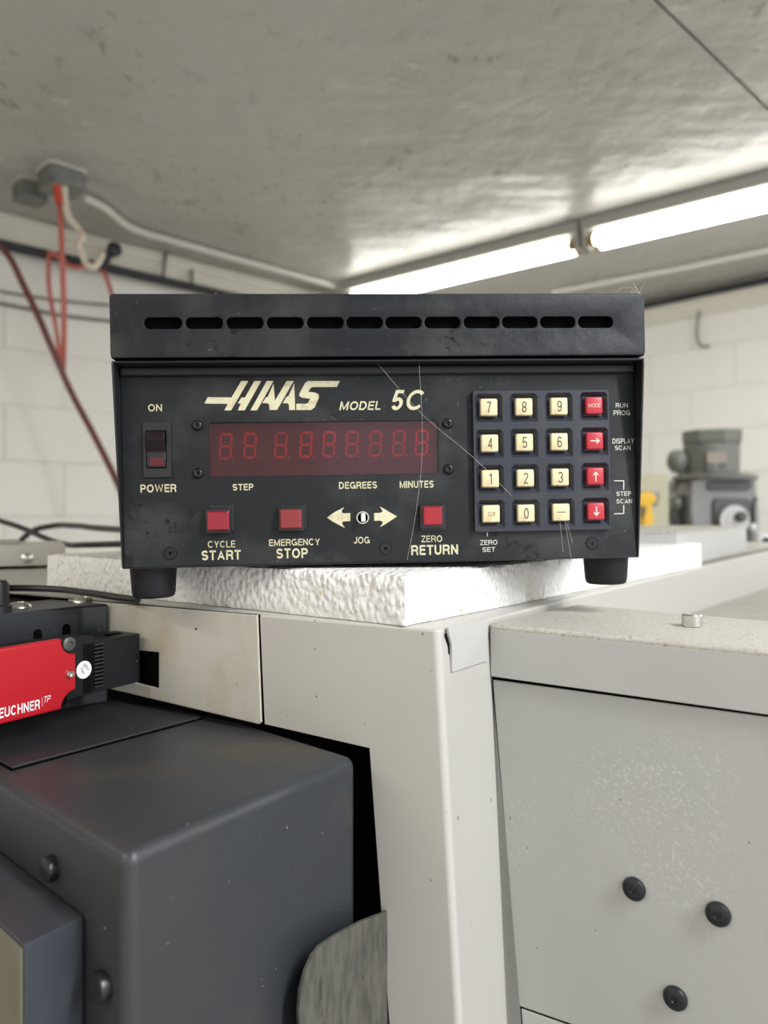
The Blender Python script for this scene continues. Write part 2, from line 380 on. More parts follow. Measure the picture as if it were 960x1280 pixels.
    return .6, [[(0, .45), (.6, .45)]], []
def text_mesh(body, bold=0.0, shear=0.0, x0=0, x1=1, y0=0, y1=1, thick=0.00012):
    """capitals built from strokes, fitted to a rectangle in local XY, facing +z; bold is added to the half stroke"""
    h = .062 + bold * 1.25; vs = []; fs = []; pen = 0.0
    for ch in body:
        if ch == ' ': pen += .3; continue
        w_, op, clo = glyph(ch, h)
        for pts_, closed in [(l, False) for l in op] + [(l, True) for l in clo]:
            p = [Vector((a, b)) for a, b in pts_]
            p = [q for i, q in enumerate(p) if i == 0 or (q - p[i - 1]).length > 1e-5]
            n = len(p); b0 = len(vs)
            for i in range(n):
                d0 = (p[i] - p[i - 1]).normalized() if (i > 0 or closed) else None
                d1 = (p[(i + 1) % n] - p[i]).normalized() if (i < n - 1 or closed) else None
                if d0 is None: d0 = d1
                if d1 is None: d1 = d0
                n0 = Vector((-d0.y, d0.x)); n1 = Vector((-d1.y, d1.x)); m_ = n0 + n1
                m_ = m_.normalized() if m_.length > 1e-4 else n0
                k_ = min(1 / max(m_.dot(n0), .35), 2.0) * h
                for sg in (1, -1):
                    q = p[i] + m_ * k_ * sg
                    q.y = min(1.0, max(0.0, q.y))
                    vs.append((pen + q.x + shear * q.y, q.y))
            for i in range(n if closed else n - 1):
                j = (i + 1) % n; fs.append((b0 + 2 * i, b0 + 2 * i + 1, b0 + 2 * j + 1, b0 + 2 * j))
        pen += w_ + .17
    ax = min(v[0] for v in vs); bx = max(v[0] for v in vs)
    ay, by = (0, 1) if body != '—' else (min(v[1] for v in vs), max(v[1] for v in vs))
    me = bpy.data.meshes.new('lettering'); N_ = len(vs)
    P_ = [(x0 + (a - ax) / (bx - ax) * (x1 - x0), y0 + (b - ay) / (by - ay) * (y1 - y0)) for a, b in vs]
    V_ = [(a, b, thick) for a, b in P_]
    me.from_pydata(V_, [], fs); me.update()
    return me

# ================================================================== ROOM
ZC = 1.0                                             # ceiling above eye
a_ = Vector((.7254, .6884, 0)); b_ = Vector((-.6884, .7254, 0))   # along left wall (away), along right wall (away)
PA = pz(0, 267, ZC); PB = pz(960, 345, ZC)
s_ = (PB - PA).dot(a_); COR = PA + a_ * s_; COR.z = 0            # room corner on the floor
def room(u, v, z): return COR - a_ * u - b_ * v + Vector((0, 0, z))   # u along left wall toward viewer, v along right wall toward viewer
LU, LV = 5.4, 5.0                                     # wall lengths built
room_m = frame(COR, -a_, -b_)                        # local x = u, local y = v; z = x cross y
flip = room_m.col[2].z < 0
def rbox(u0, u1, v0, v1, z0, z1, r=0.0, seg=1):
    p = [room(u0, v0, z0), room(u1, v0, z0), room(u1, v1, z0), room(u0, v1, z0)]
    return extr(p, Vector((0, 0, z1 - z0)), r, seg)
struct(link('floor', rbox(-.3, LU, -.3, LV, -.1, 0), 'floor', smooth=0))
ceil = struct(link('ceiling', rbox(-.3, LU, -.3, LV, H + ZC + .014, H + ZC + .08), 'seam', smooth=0))
strips = [(0.0, 0.892, 0.6), (0.892, 2.02, 1.87), (2.02, 3.16, 1.36), (3.16, 4.30, 1.87), (4.30, LV, 1.36)]
pm = None
for (v0, v1, u1) in strips:
    cuts = [0.0] + [u1 + 2.42 * k for k in range(3) if u1 + 2.42 * k < LU] + [LU]
    for p, q in zip(cuts, cuts[1:]):
        g0 = 0.0035 if v0 in (2.02, 3.16) else 0.0007
        g1 = 0.0035 if v1 in (2.02, 3.16) else 0.0007
        link('ceiling_panel', rbox(p + .0003, q - .0003, v0 + g0, v1 - g1, H + ZC, H + ZC + .0135, .0012 if v0 > 2 else .0004), 'osb', ceil, smooth=0)
wl = struct(link('wall_left', rbox(-.25, LU, -.25, -.0045, 0, H + ZC + .01), 'mortar', smooth=0))
wr = struct(link('wall_right', rbox(-.25, -.0045, -.004, LV, 0, H + ZC + .01), 'mortar', smooth=0))
struct(link('wall_back', rbox(LU, LU + .2, -.25, LV, 0, H + ZC + .01), 'mortar', smooth=0))
# painted concrete blocks, each its own piece
BH, BL = 0.1905, 0.395
zt = H + 0.9335
def block(u0, u1, v0, v1, z0, z1, parent, j):
    return link('concrete_block', rbox(u0, u1, v0, v1, z0, z1, .004, 2), 'block', parent, smooth=50)
base_l = rbox(0, BL - .008, -.03, 0, 0, BH - .008, .005, 2)
def wall_blocks(parent, axis, length):
    """copies of one block mesh in running bond"""
    proto = None
    for row in range(12):
        z0 = zt - BH * (row + 1) + .004
        if z0 < 0: break
        off = -BL / 2 * (row % 2)
        k = 0
        while off + BL * k < length - .02:
            p = off + BL * k; q = p + BL - .006; k += 1
            jit = random.uniform(-.0015, .0015)
            if proto is None or p < 0 or q > length:
                p2, q2 = max(p, .0), min(q, length)
                me = rbox(p2, q2, -.03, 0, 0, BH - .006, .003, 2) if axis == 'u' else rbox(-.03, 0, p2, q2, 0, BH - .006, .003, 2)
                o = link('concrete_block', me, 'block', parent, smooth=50)
                o.location = Vector((0, 0, z0))
                if p >= 0 and q <= length: proto = (o, p)
            else:
                o = proto[0].copy(); C.objects.link(o)
                d = (-a_ if axis == 'u' else -b_) * (p - proto[1])
                o.location = d + Vector((0, 0, z0))
            o.location += (-b_ if axis == 'u' else -a_) * jit
wall_blocks(wl, 'u', 3.7)
wall_blocks(wr, 'v', 3.0)
# top boards of both walls
struct(link('trim_1', rbox(.03, LU, .0025, .018, H + .900, H + ZC, .003), 'wood', smooth=0))
struct(link('trim_2', rbox(.0025, .018, .03, LV, H + .882, H + ZC, .003), 'wood', smooth=0))
link('board_seam', rbox(.05, 3.6, .018, .030, H + .955, H + ZC - .002, .002), 'wood', bpy.data.objects['trim_1'], smooth=0)
link('board_seam', rbox(.018, .030, .05, 2.9, H + .945, H + ZC - .002, .002), 'wood', bpy.data.objects['trim_2'], smooth=0)

# ------------------------------------------------------------------ strip lights on the ceiling
E1 = pz(960, 212, ZC); E0 = pz(425, 352, ZC); EM = pv(722, 280, E0, hdir(E0, E1)); fd = hdir(E0, E1); fn = Vector((-fd.y, fd.x, 0))
if fn.y < 0: fn = -fn
def strip_light(P, length, label):
    r = empty('strip_light', P, label, 'light', 'fluorescent strip lights on the ceiling')
    m_ = frame(Vector((P.x, P.y, H + ZC)), fd, fn)   # x along, y away
    if m_.col[2].z < 0:
        pass
    def fb(x0, x1, y0, y1, z0, z1, rr=.003):
        p = [Vector((P.x, P.y, 0)) + fd * x + fn * y + Vector((0, 0, H + ZC + z0)) for x, y in ((x0, y0), (x1, y0), (x1, y1), (x0, y1))]
        return extr(p, Vector((0, 0, z1 - z0)), rr)
    link('housing', fb(0.003, length - .003, 0, .115, -.042, -.001), 'fixture', r)
    link('tube_shelf', fb(0.02, length - .02, .03, .085, -.052, -.042), 'fixture', r)
    for y in (.032, .083):
        def pt(x): return Vector((P.x, P.y, H + ZC - .072)) + fd * x + fn * y
        link('fluorescent_tube', tube([pt(.045), pt(length - .045)], .019, smooth=False), 'tube', r)
        for x0, x1 in ((.018, .045), (length - .045, length - .018)):
            link('tube_cap', tube([pt(x0), pt(x1)], .0185, smooth=False), 'tubeend', r)
    for x0 in (.004, length - .018):
        link('lamp_holder', fb(x0, x0 + .014, .012, .103, -.092, -.042), 'fixture', r)
    return r
L1 = (EM - E0).length
strip_light(Vector((E0.x, E0.y, H + ZC)), L1, 'lit fluorescent strip light on the ceiling, the farther one above the black box')
strip_light(Vector((E0.x, E0.y, H + ZC)) + fd * (L1 + .004), 1.22, 'lit fluorescent strip light on the ceiling, the nearer one cut by the right edge')

# conduits and pipes
cz = ZC - .016
pts = [pz(104, 246, cz), pz(128, 258, cz), pz(165, 285, cz), pz(230, 305, cz), pz(330, 333, cz), pz(418, 357, cz)]
tag(link('conduit', tube(pts, .0125), 'conduit'), 'white conduit running along the ceiling from the steel box to the strip light', 'conduit')
pts = [pz(1060, 290, cz), pz(960, 313, cz), pz(690, 366, cz)]
tag(link('conduit', tube(pts, .011), 'conduit'), 'straight white conduit on the ceiling beyond the strip lights at right', 'conduit')
tag(link('iron_pipe', tube([room(.06, .055, H + .955), room(3.0, .055, H + .955)][::-1] if False else [room(.045, .05, H + .972), room(.045, 3.4, H + .972)], .016, smooth=False), 'ironpipe'),
    'dark pipe along the top of the right wall under the ceiling', 'pipe')
PW = room(0, .06, 0)
def lw(px, py, off=.06):                             # a point in front of the left wall
    return pv(px, py, room(0, off, 0), a_)
tag(link('iron_pipe', tube([lw(-500, 192), lw(500, 418)], .0165, smooth=False), 'ironpipe'),
    'black iron pipe crossing the upper left wall with red hoses hung over it', 'pipe')
v = empty('pipe_valve', lw(130, 322, .10), 'black valve with a round knob on the iron pipe at upper left', 'valve')
q = lw(130, 328, .08)
link('valve_body', tube([lw(128, 331, .098), lw(136, 316, .118)], .018, smooth=False), 'ironpipe', v)
kn = lw(141, 313, .13)
link('knob', lathe([(0, 0), (.020, .0), (.026, .006), (.026, .018), (.020, .024), (.008, .026), (0, .024)], 24, frame(kn, a_, Vector((0, 0, 1)))), 'ironpipe', v)
for (x0, y0, x1, y1) in ((208, 313, 204, 345), (240, 337, 240, 362)):
    tag(link('pipe_hanger', tube([lw(x0, y0, .03), lw(x1, y1, .055)], .006, smooth=False), 'boxsteel'),
        'thin metal hanger holding the black pipe, ' + ('left one' if x0 == 208 else 'right one just above the box'), 'hanger', 'pipe hangers')
for yy in (364, 380):
    pass
tag(link('wall_cable', tube([lw(-40, 356, .012), lw(40, 371, .012), lw(150, 383, .012), lw(300, 401, .012), lw(520, 428, .012)], .004), 'boxsteel'), 'upper of two thin wires along the left block wall', 'wire')
tag(link('wall_cable', tube([lw(-40, 371, .012), lw(40, 387, .012), lw(90, 396, .012), lw(260, 410, .012), lw(520, 434, .012)], .006), 'boxsteel'), 'lower of two thin wires along the left block wall', 'wire')

# electrical boxes on the ceiling
def ceil_box(px, py, w_, d_, h_, label, ang):
    c = pz(px, py, ZC)
    r = empty('ceiling_box', c, label, 'electrical box', 'steel boxes on the ceiling')
    x = dirdeg(ang); y = Vector((-x.y, x.x, 0)); k = .10
    pts2 = [(-.5 + k, -.5), (.5 - k, -.5), (.5, -.5 + k), (.5, .5 - k), (.5 - k, .5), (-.5 + k, .5), (-.5, .5 - k), (-.5, -.5 + k)] if ang < 99 else [(-.5, -.5), (.5, -.5), (.5, .5), (-.5, .5)]
    ring = [c + x * p[0] * w_ + y * p[1] * d_ for p in pts2]
    link('mounting_plate', extr([c + (p - c) * 1.05 for p in ring], Vector((0, 0, -.006))), 'conduit', r)
    link('box_body', extr([p - Vector((0, 0, .006)) for p in ring], Vector((0, 0, -h_)), .004), 'boxsteel', r)
    link('cover_plate', extr([c + (p - c) * .97 - Vector((0, 0, .006 + h_)) for p in ring], Vector((0, 0, -.004)), .001), 'boxsteel', r)
    return r, c
r1, c1 = ceil_box(77, 214, .108, .108, .050, 'larger square steel box on the ceiling with red and ivory cords', 45)
link('knockout', lathe([(0, 0), (.012, 0), (.012, .004), (0, .004)], 16, Matrix.Translation(c1 + Vector((.01, -.02, -.0600)))), 'castdark', r1)
r2, c2 = ceil_box(38, 229, .085, .085, .046, 'smaller steel box on the ceiling joined to the larger square one', 46)
link('outlet_face', lathe([(0, 0), (.03, 0), (.03, .006), (0, .006)], 24, Matrix.Translation(c2 + Vector((.0, 0, -.0558)))), 'castdark', r2)
dbx = c1.y
def hb(px, py, d): return pd(px, py, d)
# cords and hoses
tag(link('red_cord', tube([hb(73, 236, 2.16), hb(75, 262, 2.16), hb(78, 330, 2.17), hb(80, 400, 2.2), hb(79, 462, 2.25)], .0078), 'redhose'), 'faded red cord hanging straight down from the larger ceiling box', 'cord')
link('cord_connector', tube([hb(71, 232, 2.14), hb(74, 254, 2.14)], .0105, smooth=False), 'redtip', bpy.data.objects['red_cord'], label='bright red connector')
tag(link('red_cord', tube([lw(118, 330, .085), lw(90, 333, .09), lw(70, 320, .09), lw(64, 316, .09), lw(61, 330, .09), lw(62, 365, .09), lw(70, 410, .09), lw(76, 462, .09)], .0075), 'redhose'),
    'faded red cord looped over the black pipe left of the straight one', 'cord')
tag(link('red_cord', tube([lw(128, 338, .085), lw(133, 348, .085), lw(141, 372, .085), lw(150, 400, .085)], .0075), 'redhose'), 'faded red cord dropping behind the left edge of the black box', 'cord')
tag(link('air_hose', tube([hb(-14, 300, 2.2), hb(4, 312, 2.2), hb(30, 358, 2.2), hb(70, 447, 2.2), hb(88, 488, 2.22), hb(118, 545, 2.2), hb(146, 602, 2.15), hb(165, 650, 2.0)], .0095), 'darkhose'),
    'dark red hose running diagonally down behind the black box', 'hose')
cp = []
for i in range(26):
    t = i / 25
    px = 82 + 28 * t ** .8 + 7 * math.sin(t * 9); py = 238 + 88 * t
    cp.append(hb(px, py, 2.16))
tag(link('ivory_cord', tube([hb(80, 234, 2.15), hb(82, 256, 2.15), hb(86, 272, 2.15), hb(96, 284, 2.16), hb(103, 296, 2.16), hb(98, 306, 2.16), hb(103, 318, 2.17), hb(108, 329, 2.17), hb(117, 334, 2.17), hb(124, 326, 2.18), hb(128, 317, 2.2)], .0095), 'whitecord'),
    'ivory twisted cord drooping from the larger ceiling box to the valve', 'cord')

# hook on the right wall
def rw(px, py, off=.03): return pv(px, py, room(off, 0, 0), b_)
tag(link('wire_hook', tube([rw(874, 388), rw(872, 400), rw(871, 420), rw(873, 428), rw(879, 433), rw(886, 432)], .006), 'boxsteel'), 'thin grey wire hook hanging on the right block wall', 'hook')

# ================================================================== MACHINE (grey sheet metal enclosure)
MZ = -.0747; MT = H + MZ
K = pz(548, 787, MZ)
Lf = pz(140, 752, MZ); dL = hdir(K, Lf)
Rf = pz(960, 690, MZ); dR = hdir(K, Rf)
mach = empty('milling_machine', (K.x, K.y + .3, .0), 'pale grey sheet metal machine enclosure carrying the white foam slab', 'machine')
nL = Vector((-dL.y, dL.x, 0)); nL = nL if nL.y > 0 else -nL          # into the machine behind the left face
def fL(px, py): return pv(px, py, K, dL)
FLOORZ = .02
# main shell: left face with opening, return face at the right, top sheet
bm = bmesh.new()
V = bm.verts.new
k0 = K.copy()
kb = toz(K, fL(575, 1280), FLOORZ)
o1 = fL(462, 935); o0 = fL(331, 905); t0 = fL(325, 767); t0.z = MT
ob = toz(o1, fL(487, 1280), FLOORZ)
rt = pv(610, 772, K, dR); rt.z = MT
rb1 = pv(650, 1258, K, dR); rl = pv(617, 850, K, dR); rb = toz(rl, rb1, FLOORZ)
far = pv(905, 698, K, dR); far = K + dR * 1.75; far.z = MT
tz0 = H - .1194; tz1 = H - .139
rail0 = K + dR * .50; rail0.z = tz0
rail1 = K + dR * 1.75; rail1.z = H - .15
vk, vkb, vo1, vo0, vt0, vob = V(k0), V(kb), V(o1), V(o0), V(t0), V(ob)
vrt, vrl, vrb = V(rt), V(rl), V(rb)
vfar = V(far)
lfar = K + dL * .95; lfar.z = MT
lb = lfar + dR * 1.2
vlf, vlb = V(lfar), V(lb)
bm.faces.new((vt0, vk, vkb, vob, vo1, vo0))
fr = bm.faces.new((vk, vrt, vrl, vrb, vkb))
bm.faces.new((vk, vt0, vlf, vlb, vfar, vrt))
# inner rail face over the tray
vr2 = V((rt.x, rt.y, H - .16)); vf2 = V((far.x, far.y, H - .16))
bm.faces.new((vrt, vfar, vf2, vr2))
bm.edges.ensure_lookup_table()
def edge(a, b): return bm.edges.get((a, b))
bmesh.ops.bevel(bm, geom=[edge(vk, vkb)], offset=.0045, segments=5, affect='EDGES', profile=.5)
es = [e for e in bm.edges if abs(e.verts[0].co.z - MT) < .0002 and abs(e.verts[1].co.z - MT) < .0002 and len(e.link_faces) == 2]
bmesh.ops.bevel(bm, geom=es, offset=.0022, segments=3, affect='EDGES', profile=.5)
link('enclosure_shell', mesh(bm), 'sheet', mach, smooth=50)
shell = mach.children[0]
sm = shell.modifiers.new('solid', 'SOLIDIFY'); sm.thickness = .0012; sm.offset = -1
shell.modifiers.move(1, 0)

# narrow stained panel at the left with the rectangular slot
def loc2(P, org, dx): return ((P - org).dot(dx), P.z - org.z)
fo = K.copy(); fx = -dL                                           # local x to the right
FM = frame(fo - nL * .0012, fx, Vector((0, 0, 1)))                  # z of this frame faces the viewer side?
def L2(px, py): return loc2(fL(px, py), fo, fx)
outl = [L2(88, 747), L2(321.5, 766.3), L2(323.5, 768), L2(328.5, 902), L2(326, 904.5), L2(150, 863), L2(88, 848)]
outl[0] = (outl[0][0], -.001); outl[1] = (outl[1][0], -.0006)
slot = [L2(172, 812), L2(201, 815), L2(201, 860), L2(172, 853)]
link('side_panel', plate([outl, slot], .002, FM, .0006), 'sheetold', mach, smooth=30, label='stained beige panel with a black rectangular slot')
P4 = [L2(331, 905), L2(462, 935), L2(88, 848)]
# folded lip under the panels and black sheets painting the shade inside
def wL(x, z, dep): return fo + fx * x + Vector((0, 0, z)) + nL * dep
for (aa, bb, mm, nme) in ((L2(88, 848), L2(328, 904.5), 'sheetold', 'bottom_lip'), (L2(331, 905), L2(461.5, 935), 'sheet', 'bottom_lip')):
    link(nme, prism([wL(aa[0], aa[1], .0015), wL(bb[0], bb[1], .0015), wL(bb[0], bb[1], .014), wL(aa[0], aa[1], .014)],
                    [wL(aa[0], aa[1] + .001, .0015), wL(bb[0], bb[1] + .001, .0015), wL(bb[0], bb[1] + .001, .014), wL(aa[0], aa[1] + .001, .014)]), 'cavity', mach)
link('interior_shade', join(
    extr([wL(-.60, -.004, .26), wL(.0, -.004, .26), wL(.0, -1.3, .26), wL(-.60, -1.3, .26)], nL * .002),
    extr([wL(-.60, -.006, .008), wL(-.008, -.006, .008), wL(0, -.006, .26), wL(-.60, -.006, .26)], Vector((0, 0, -.002))),
    extr([wL(-.006, -.006, .008), wL(-.006, -1.3, .008), wL(-.006, -1.3, .26), wL(-.006, -.006, .26)], fx * .002)), 'cavity', mach, smooth=0)
link('left_body', extr([wL(-.62, -.004, .004), wL(-.945, -.004, .004), wL(-.945, -.004, 1.15), wL(-.62, -.004, 1.15)], Vector((0, 0, FLOORZ - MT + .004)), .002), 'sheetold', mach)
link('slot_backing', extr([wL(*L2(160, 800), .006), wL(*L2(215, 805), .006), wL(*L2(215, 868), .006), wL(*L2(160, 860), .006)], nL * .001), 'cavity', mach, smooth=0)

# small folded clip at the corner
nR = Vector((dR.y, -dR.x, 0))                                       # outward from return face
def fR(px, py, off=0.0): return pv(px, py, K + nR * off, dR)
cl = [fR(555, 792), fR(604, 780), fR(607, 829), fR(559, 846), fR(558.5, 808), fR(555, 796)]
link('corner_clip_gap', extr(cl, nR * .0010), 'cavity', mach, smooth=0)
cl = [fR(557, 784.5, .001), fR(606, 772, .001), fR(606, 826, .001), fR(562, 840, .001), fR(561.5, 806, .001), fR(558, 793, .001)]
for i in (0, 1): cl[i].z = MT + .0006
link('corner_clip', extr(cl, nR * .0022, .0006), 'lidgrey', mach)

# lid beside the corner
rtd = pv(609.5, 779, K, dR)
zL = -(779 - CY) / F * rtd.y; LT = H + zL
Q1 = pz(609.5, 779, zL); Q2 = pz(960, 812, zL); dQ = hdir(Q1, Q2)
Q3 = Q1 + dQ * .62
B1 = pz(718, 755, zL); B2 = pz(960, 776, zL); B3 = B1 + hdir(B1, B2) * .5
lh = (846 - 779) / F * Q1.y
Q0b = K + dR * (pv(700, 700, K, dR) - K).dot(dR)
Q1o = Q1 + nR * .0005
lidp = [Q1o, Q3, B3, B1 + nR * .0015]
lid = extr([p + Vector((0, 0, -lh)) for p in lidp], Vector((0, 0, lh)), .0028, 3)
link('lid', lid, 'lid', mach, label='dusty grey lid beside the corner, holding one bolt')
# dust-free front apron of the lid
nQ = Vector((dQ.y, -dQ.x, 0)); nQ = nQ if nQ.y < 0 else -nQ
link('lid_front', extr([Q1 + nQ * .0004 + Vector((0, 0, -.004)) + dQ * .003, Q3 + nQ * .0004 + Vector((0, 0, -.004)), Q3 + nQ * .0004 + Vector((0, 0, -lh + .001)), Q1 + nQ * .0004 + Vector((0, 0, -lh + .001)) + dQ * .003], nQ * .0006, .0003), 'lidgrey', mach)
# tray beyond the lid
tA = rail0.copy(); 
tp = [Q1 + Vector((0, 0, -.05)), Q3 + Vector((0, 0, -.05)), Q3 + dR * 1.6, K + dR * 1.75]
tp = [Vector((p.x, p.y, H - .119 - max(0, (p.y - .89)) * .036)) for p in tp]
tp[0].z = tp[1].z = H - .118
tp[0] = tp[0] + nR * .003 + dR * .02; tp[3] = tp[3] + nR * .003
link('chip_tray', extr(tp, Vector((0, 0, -.003))), 'tray', mach, smooth=0)
bo = empty('hex_bolt', pz(865, 783, zL), 'short zinc bolt standing on the dusty grey lid', 'bolt')
bm_ = join(lathe([(.0062, 0), (.0068, .0004), (.0068, .0078), (.0062, .0085), (.0040, .0085), (.0036, .0045), (0, .0045)], 28))
link('bolt_head', bm_, 'steel', bo, local=True)
# right hand panel with plugs
Pp = Q1 - nQ * .002 + dQ * .004
def fQ(px, py): return pv(px, py, Pp, dQ)
p1 = fQ(615.5, 849.6); p2 = fQ(960, 896.6); p2 = p1 + (p2 - p1) * 2.2; p4 = fQ(649, 1258)
p4b = p4 + (fQ(712, 1280) - p4) * 9
link('access_panel', extr([p1, p2, Vector((p4b.x, p4b.y, p4b.z)), p4], -nQ * .002, .0012), 'sheetpanel', mach, label='flat grey panel with three black plugs')
g1 = fQ(611, 845); g2 = g1 + (p2 - p1) * 1.02
gb = [g1 - nQ * .003, g2 - nQ * .003, g2 - nQ * .003, g1 - nQ * .003]
gb[2] = Vector((gb[2].x, gb[2].y, FLOORZ)); tmp = toz(g1, fQ(648, 1262), FLOORZ) - nQ * .003; gb[3] = tmp
link('panel_backing', extr([p - nQ * .001 for p in gb], -nQ * .002), 'cavity', mach, smooth=0)
q1 = fQ(651, 1261); q2 = fQ(716, 1284)
q2 = q1 + (q2 - q1) * 9
qb = toz(fQ(617, 852), fQ(651, 1261), FLOORZ)
link('lower_panel', extr([q1, q2, Vector((q2.x, q2.y, FLOORZ)), qb], -nQ * .002, .0012), 'lidgrey', mach, label='lower panel, a paler grey')
for (x, y) in ((793, 1110.5), (898, 1142), (844.5, 1247)):
    c = fQ(x, y)
    link('plug_cap', lathe([(0.0055, -.002), (.0072, 0), (.0074, .0012), (.0066, .0028), (.0045, .0036), (.0020, .0034), (.0016, .0026), (0, .0026)], 28,
         frame(c, dQ, Vector((0, 0, 1))) if frame(c, dQ, Vector((0, 0, 1))).col[2].xyz.dot(nQ) > 0 else frame(c, -dQ, Vector((0, 0, 1)))), 'cap', mach)

# gap strip along the far right of the top
link('rail_seam', extr([pv(820, 706, K - nR * .006, dR), pv(975, 676, K - nR * .006, dR), pv(975, 676, K - nR * .02, dR), pv(820, 706, K - nR * .02, dR)], Vector((0, 0, .001))) if False else
     extr([Vector((p.x, p.y, MT)) for p in (K + dR * .62 - nR * .012, K + dR * 1.7 - nR * .012, K + dR * 1.7 - nR * .026, K + dR * .62 - nR * .026)], Vector((0, 0, .0012))), 'olive', mach, smooth=0)

# raised white top cover behind the foam at the right, rail at the far left
r0 = empty('raised_cover', pz(845, 705, MZ), 'pale grey raised box on the machine top beside the foam at right', 'cover')
zc_ = -.026
c0 = pz(846, 665, zc_); c1_ = Vector((.6915, 1.45, 0)); c1_.z = c0.z
dc = hdir(c0, c1_)
wv = Vector((-.97, .22, 0)).normalized()
cc = [c0, c1_, c1_ + wv * .62, c0 + wv * .42]
link('cover_body', extr([Vector((p.x, p.y, MT + .0002)) for p in cc], Vector((0, 0, c0.z - MT - .003)), .0015), 'lidgrey', r0)
link('cover_top', extr([p + Vector((0, 0, -.003)) for p in cc], Vector((0, 0, .003)), .001), 'lid', r0)
r0 = empty('side_rail', pz(20, 712, MZ), 'beige rail box on the machine top left of the foam', 'rail')
a0 = pz(-90, 715, MZ); a1 = pz(46, 711, MZ); dd = hdir(a0, a1); nn = Vector((-dd.y, dd.x, 0))
ra = [a0, a1 + dd * .035, a1 + dd * .035 + nn * .12, a0 + nn * .12]
link('rail_body', extr([Vector((p.x, p.y, MT + .004)) for p in ra], Vector((0, 0, .028)), .002), 'sheetold', r0)
link('rail_gap_shade', extr([Vector((p.x, p.y, MT + .0002)) for p in (a0 + nn * .01, a1 + nn * .01, a1 + nn * .1, a0 + nn * .1)], Vector((0, 0, .0038))), 'cavity', r0)  # black filler painting the dark gap under the rail
link('rail_plate', extr([Vector((p.x, p.y, MT + .032)) for p in (a0 + nn * .004, a1 + nn * .004 - dd * .02, a1 + nn * .1 - dd * .02, a0 + nn * .1)], Vector((0, 0, .004)), .001), 'tray', r0)
scp = pv(34, 698, a0, dd)
mf = frame(scp, dd, Vector((0, 0, 1)))
link('screw', lathe([(0, .0035), (.004, .003), (.0075, .0), (.0075, -.001)], 20, mf), 'steel', r0)

# ================================================================== DARK DOOR HOUSING
DZ = -.160; DT = H + DZ
Cn = pz(158, 1068, DZ); CU = pz(440, 948, DZ); CV = pz(0, 973, DZ)
dU = hdir(Cn, CU); dV = hdir(Cn, CV)
door = empty('door_housing', (Cn.x, Cn.y + .1, .02), 'dark grey painted housing with rounded edges sliding under the grey enclosure', 'housing')
LH = (pv(447, 950, Cn, dU) - Cn).dot(dU)
ring = [Cn, Cn + dU * LH, Cn + dU * LH + dV * .36, Cn + dV * .36]
bm = bmesh.new()
tp_ = [bm.verts.new(p) for p in ring]; bt_ = [bm.verts.new((p.x, p.y, FLOORZ)) for p in ring]
bm.faces.new(tp_); bm.faces.new(bt_[::-1])
for i in range(4): bm.faces.new((tp_[i], bt_[i], bt_[(i + 1) % 4], tp_[(i + 1) % 4]))
bmesh.ops.recalc_face_normals(bm, faces=bm.faces)
bmesh.ops.bevel(bm, geom=[e for e in bm.edges if e.verts[0] in tp_ or e.verts[1] in tp_], offset=.0075, segments=6, affect='EDGES', profile=.5)
link('housing_body', mesh(bm), 'door', door, smooth=60)
pw = [pz(15, 963, DZ), pz(252, 899, DZ)]
du2 = hdir(pw[0], pw[1]); dv2 = hdir(pz(15, 963, DZ), pz(0, 955, DZ))
pp = [pw[0], pw[1], pw[1] + dV * .22, pw[0] + dv2 * .02 + dV * .16]
cpp = sum(pp, Vector()) / 4
link('cover_plate', extr([Vector((p.x, p.y, DT + .0008)) for p in pp], Vector((0, 0, .0016)), .0005), 'doorplate', door)
link('plate_gap', extr([Vector((p.x, p.y, DT - .0002)) for p in [q + (q - cpp).normalized() * .0016 for q in pp]], Vector((0, 0, .0008))), 'void', door, smooth=0)
nU = Vector((dV.y, -dV.x, 0)); nU = nU if nU.y < 0 else -nU        # outward from the front left face
def fV(px, py, off=0.): return pv(px, py, Cn + nU * off, dV)
def facing(c, x, n):
    m_ = frame(c, x, Vector((0, 0, 1)))
    return m_ if m_.col[2].xyz.dot(n) > 0 else frame(c, -x, Vector((0, 0, 1)))
for (x, y, rr) in ((67, 1084, .0068), (131, 1231, .0072)):
    c = fV(x, y)
    link('plug', lathe([(rr, -.002), (rr, .0035), (rr * .93, .0048), (rr * .55, .0054), (0, .0054)], 32, facing(c, dV, nU)), 'cap', door)
hb0 = empty('latch_block', (Cn.x, Cn.y, .5), 'grey steel channel with an olive reflection coloured on its end, fixed to the dark housing, bottom left', 'bracket')
cpt = fV(105, 1145, .0006)
zb = cpt.z
s1 = pz(30, 1181, zb - H)
ddep = hdir(cpt, s1); dl_ = (s1 - cpt).length
cr = [cpt, cpt + ddep * dl_, cpt + ddep * dl_ + dV * .3, cpt + dV * .3]
link('channel_body', extr([Vector((p.x, p.y, .02)) for p in cr], Vector((0, 0, zb - .02)), .0012), 'channel', hb0)
cr2 = [cr[1] + nU * .0002 + dV * .0012, cr[2] + nU * .0002, ]
link('end_reflection', extr([cr2[0] + Vector((0, 0, -.002)), cr2[1] + Vector((0, 0, -.002)), Vector((cr2[1].x, cr2[1].y, .03)), Vector((cr2[0].x, cr2[0].y, .03))], nU * .0008), 'olive', hb0)  # olive reflection on the steel end, put in as colour

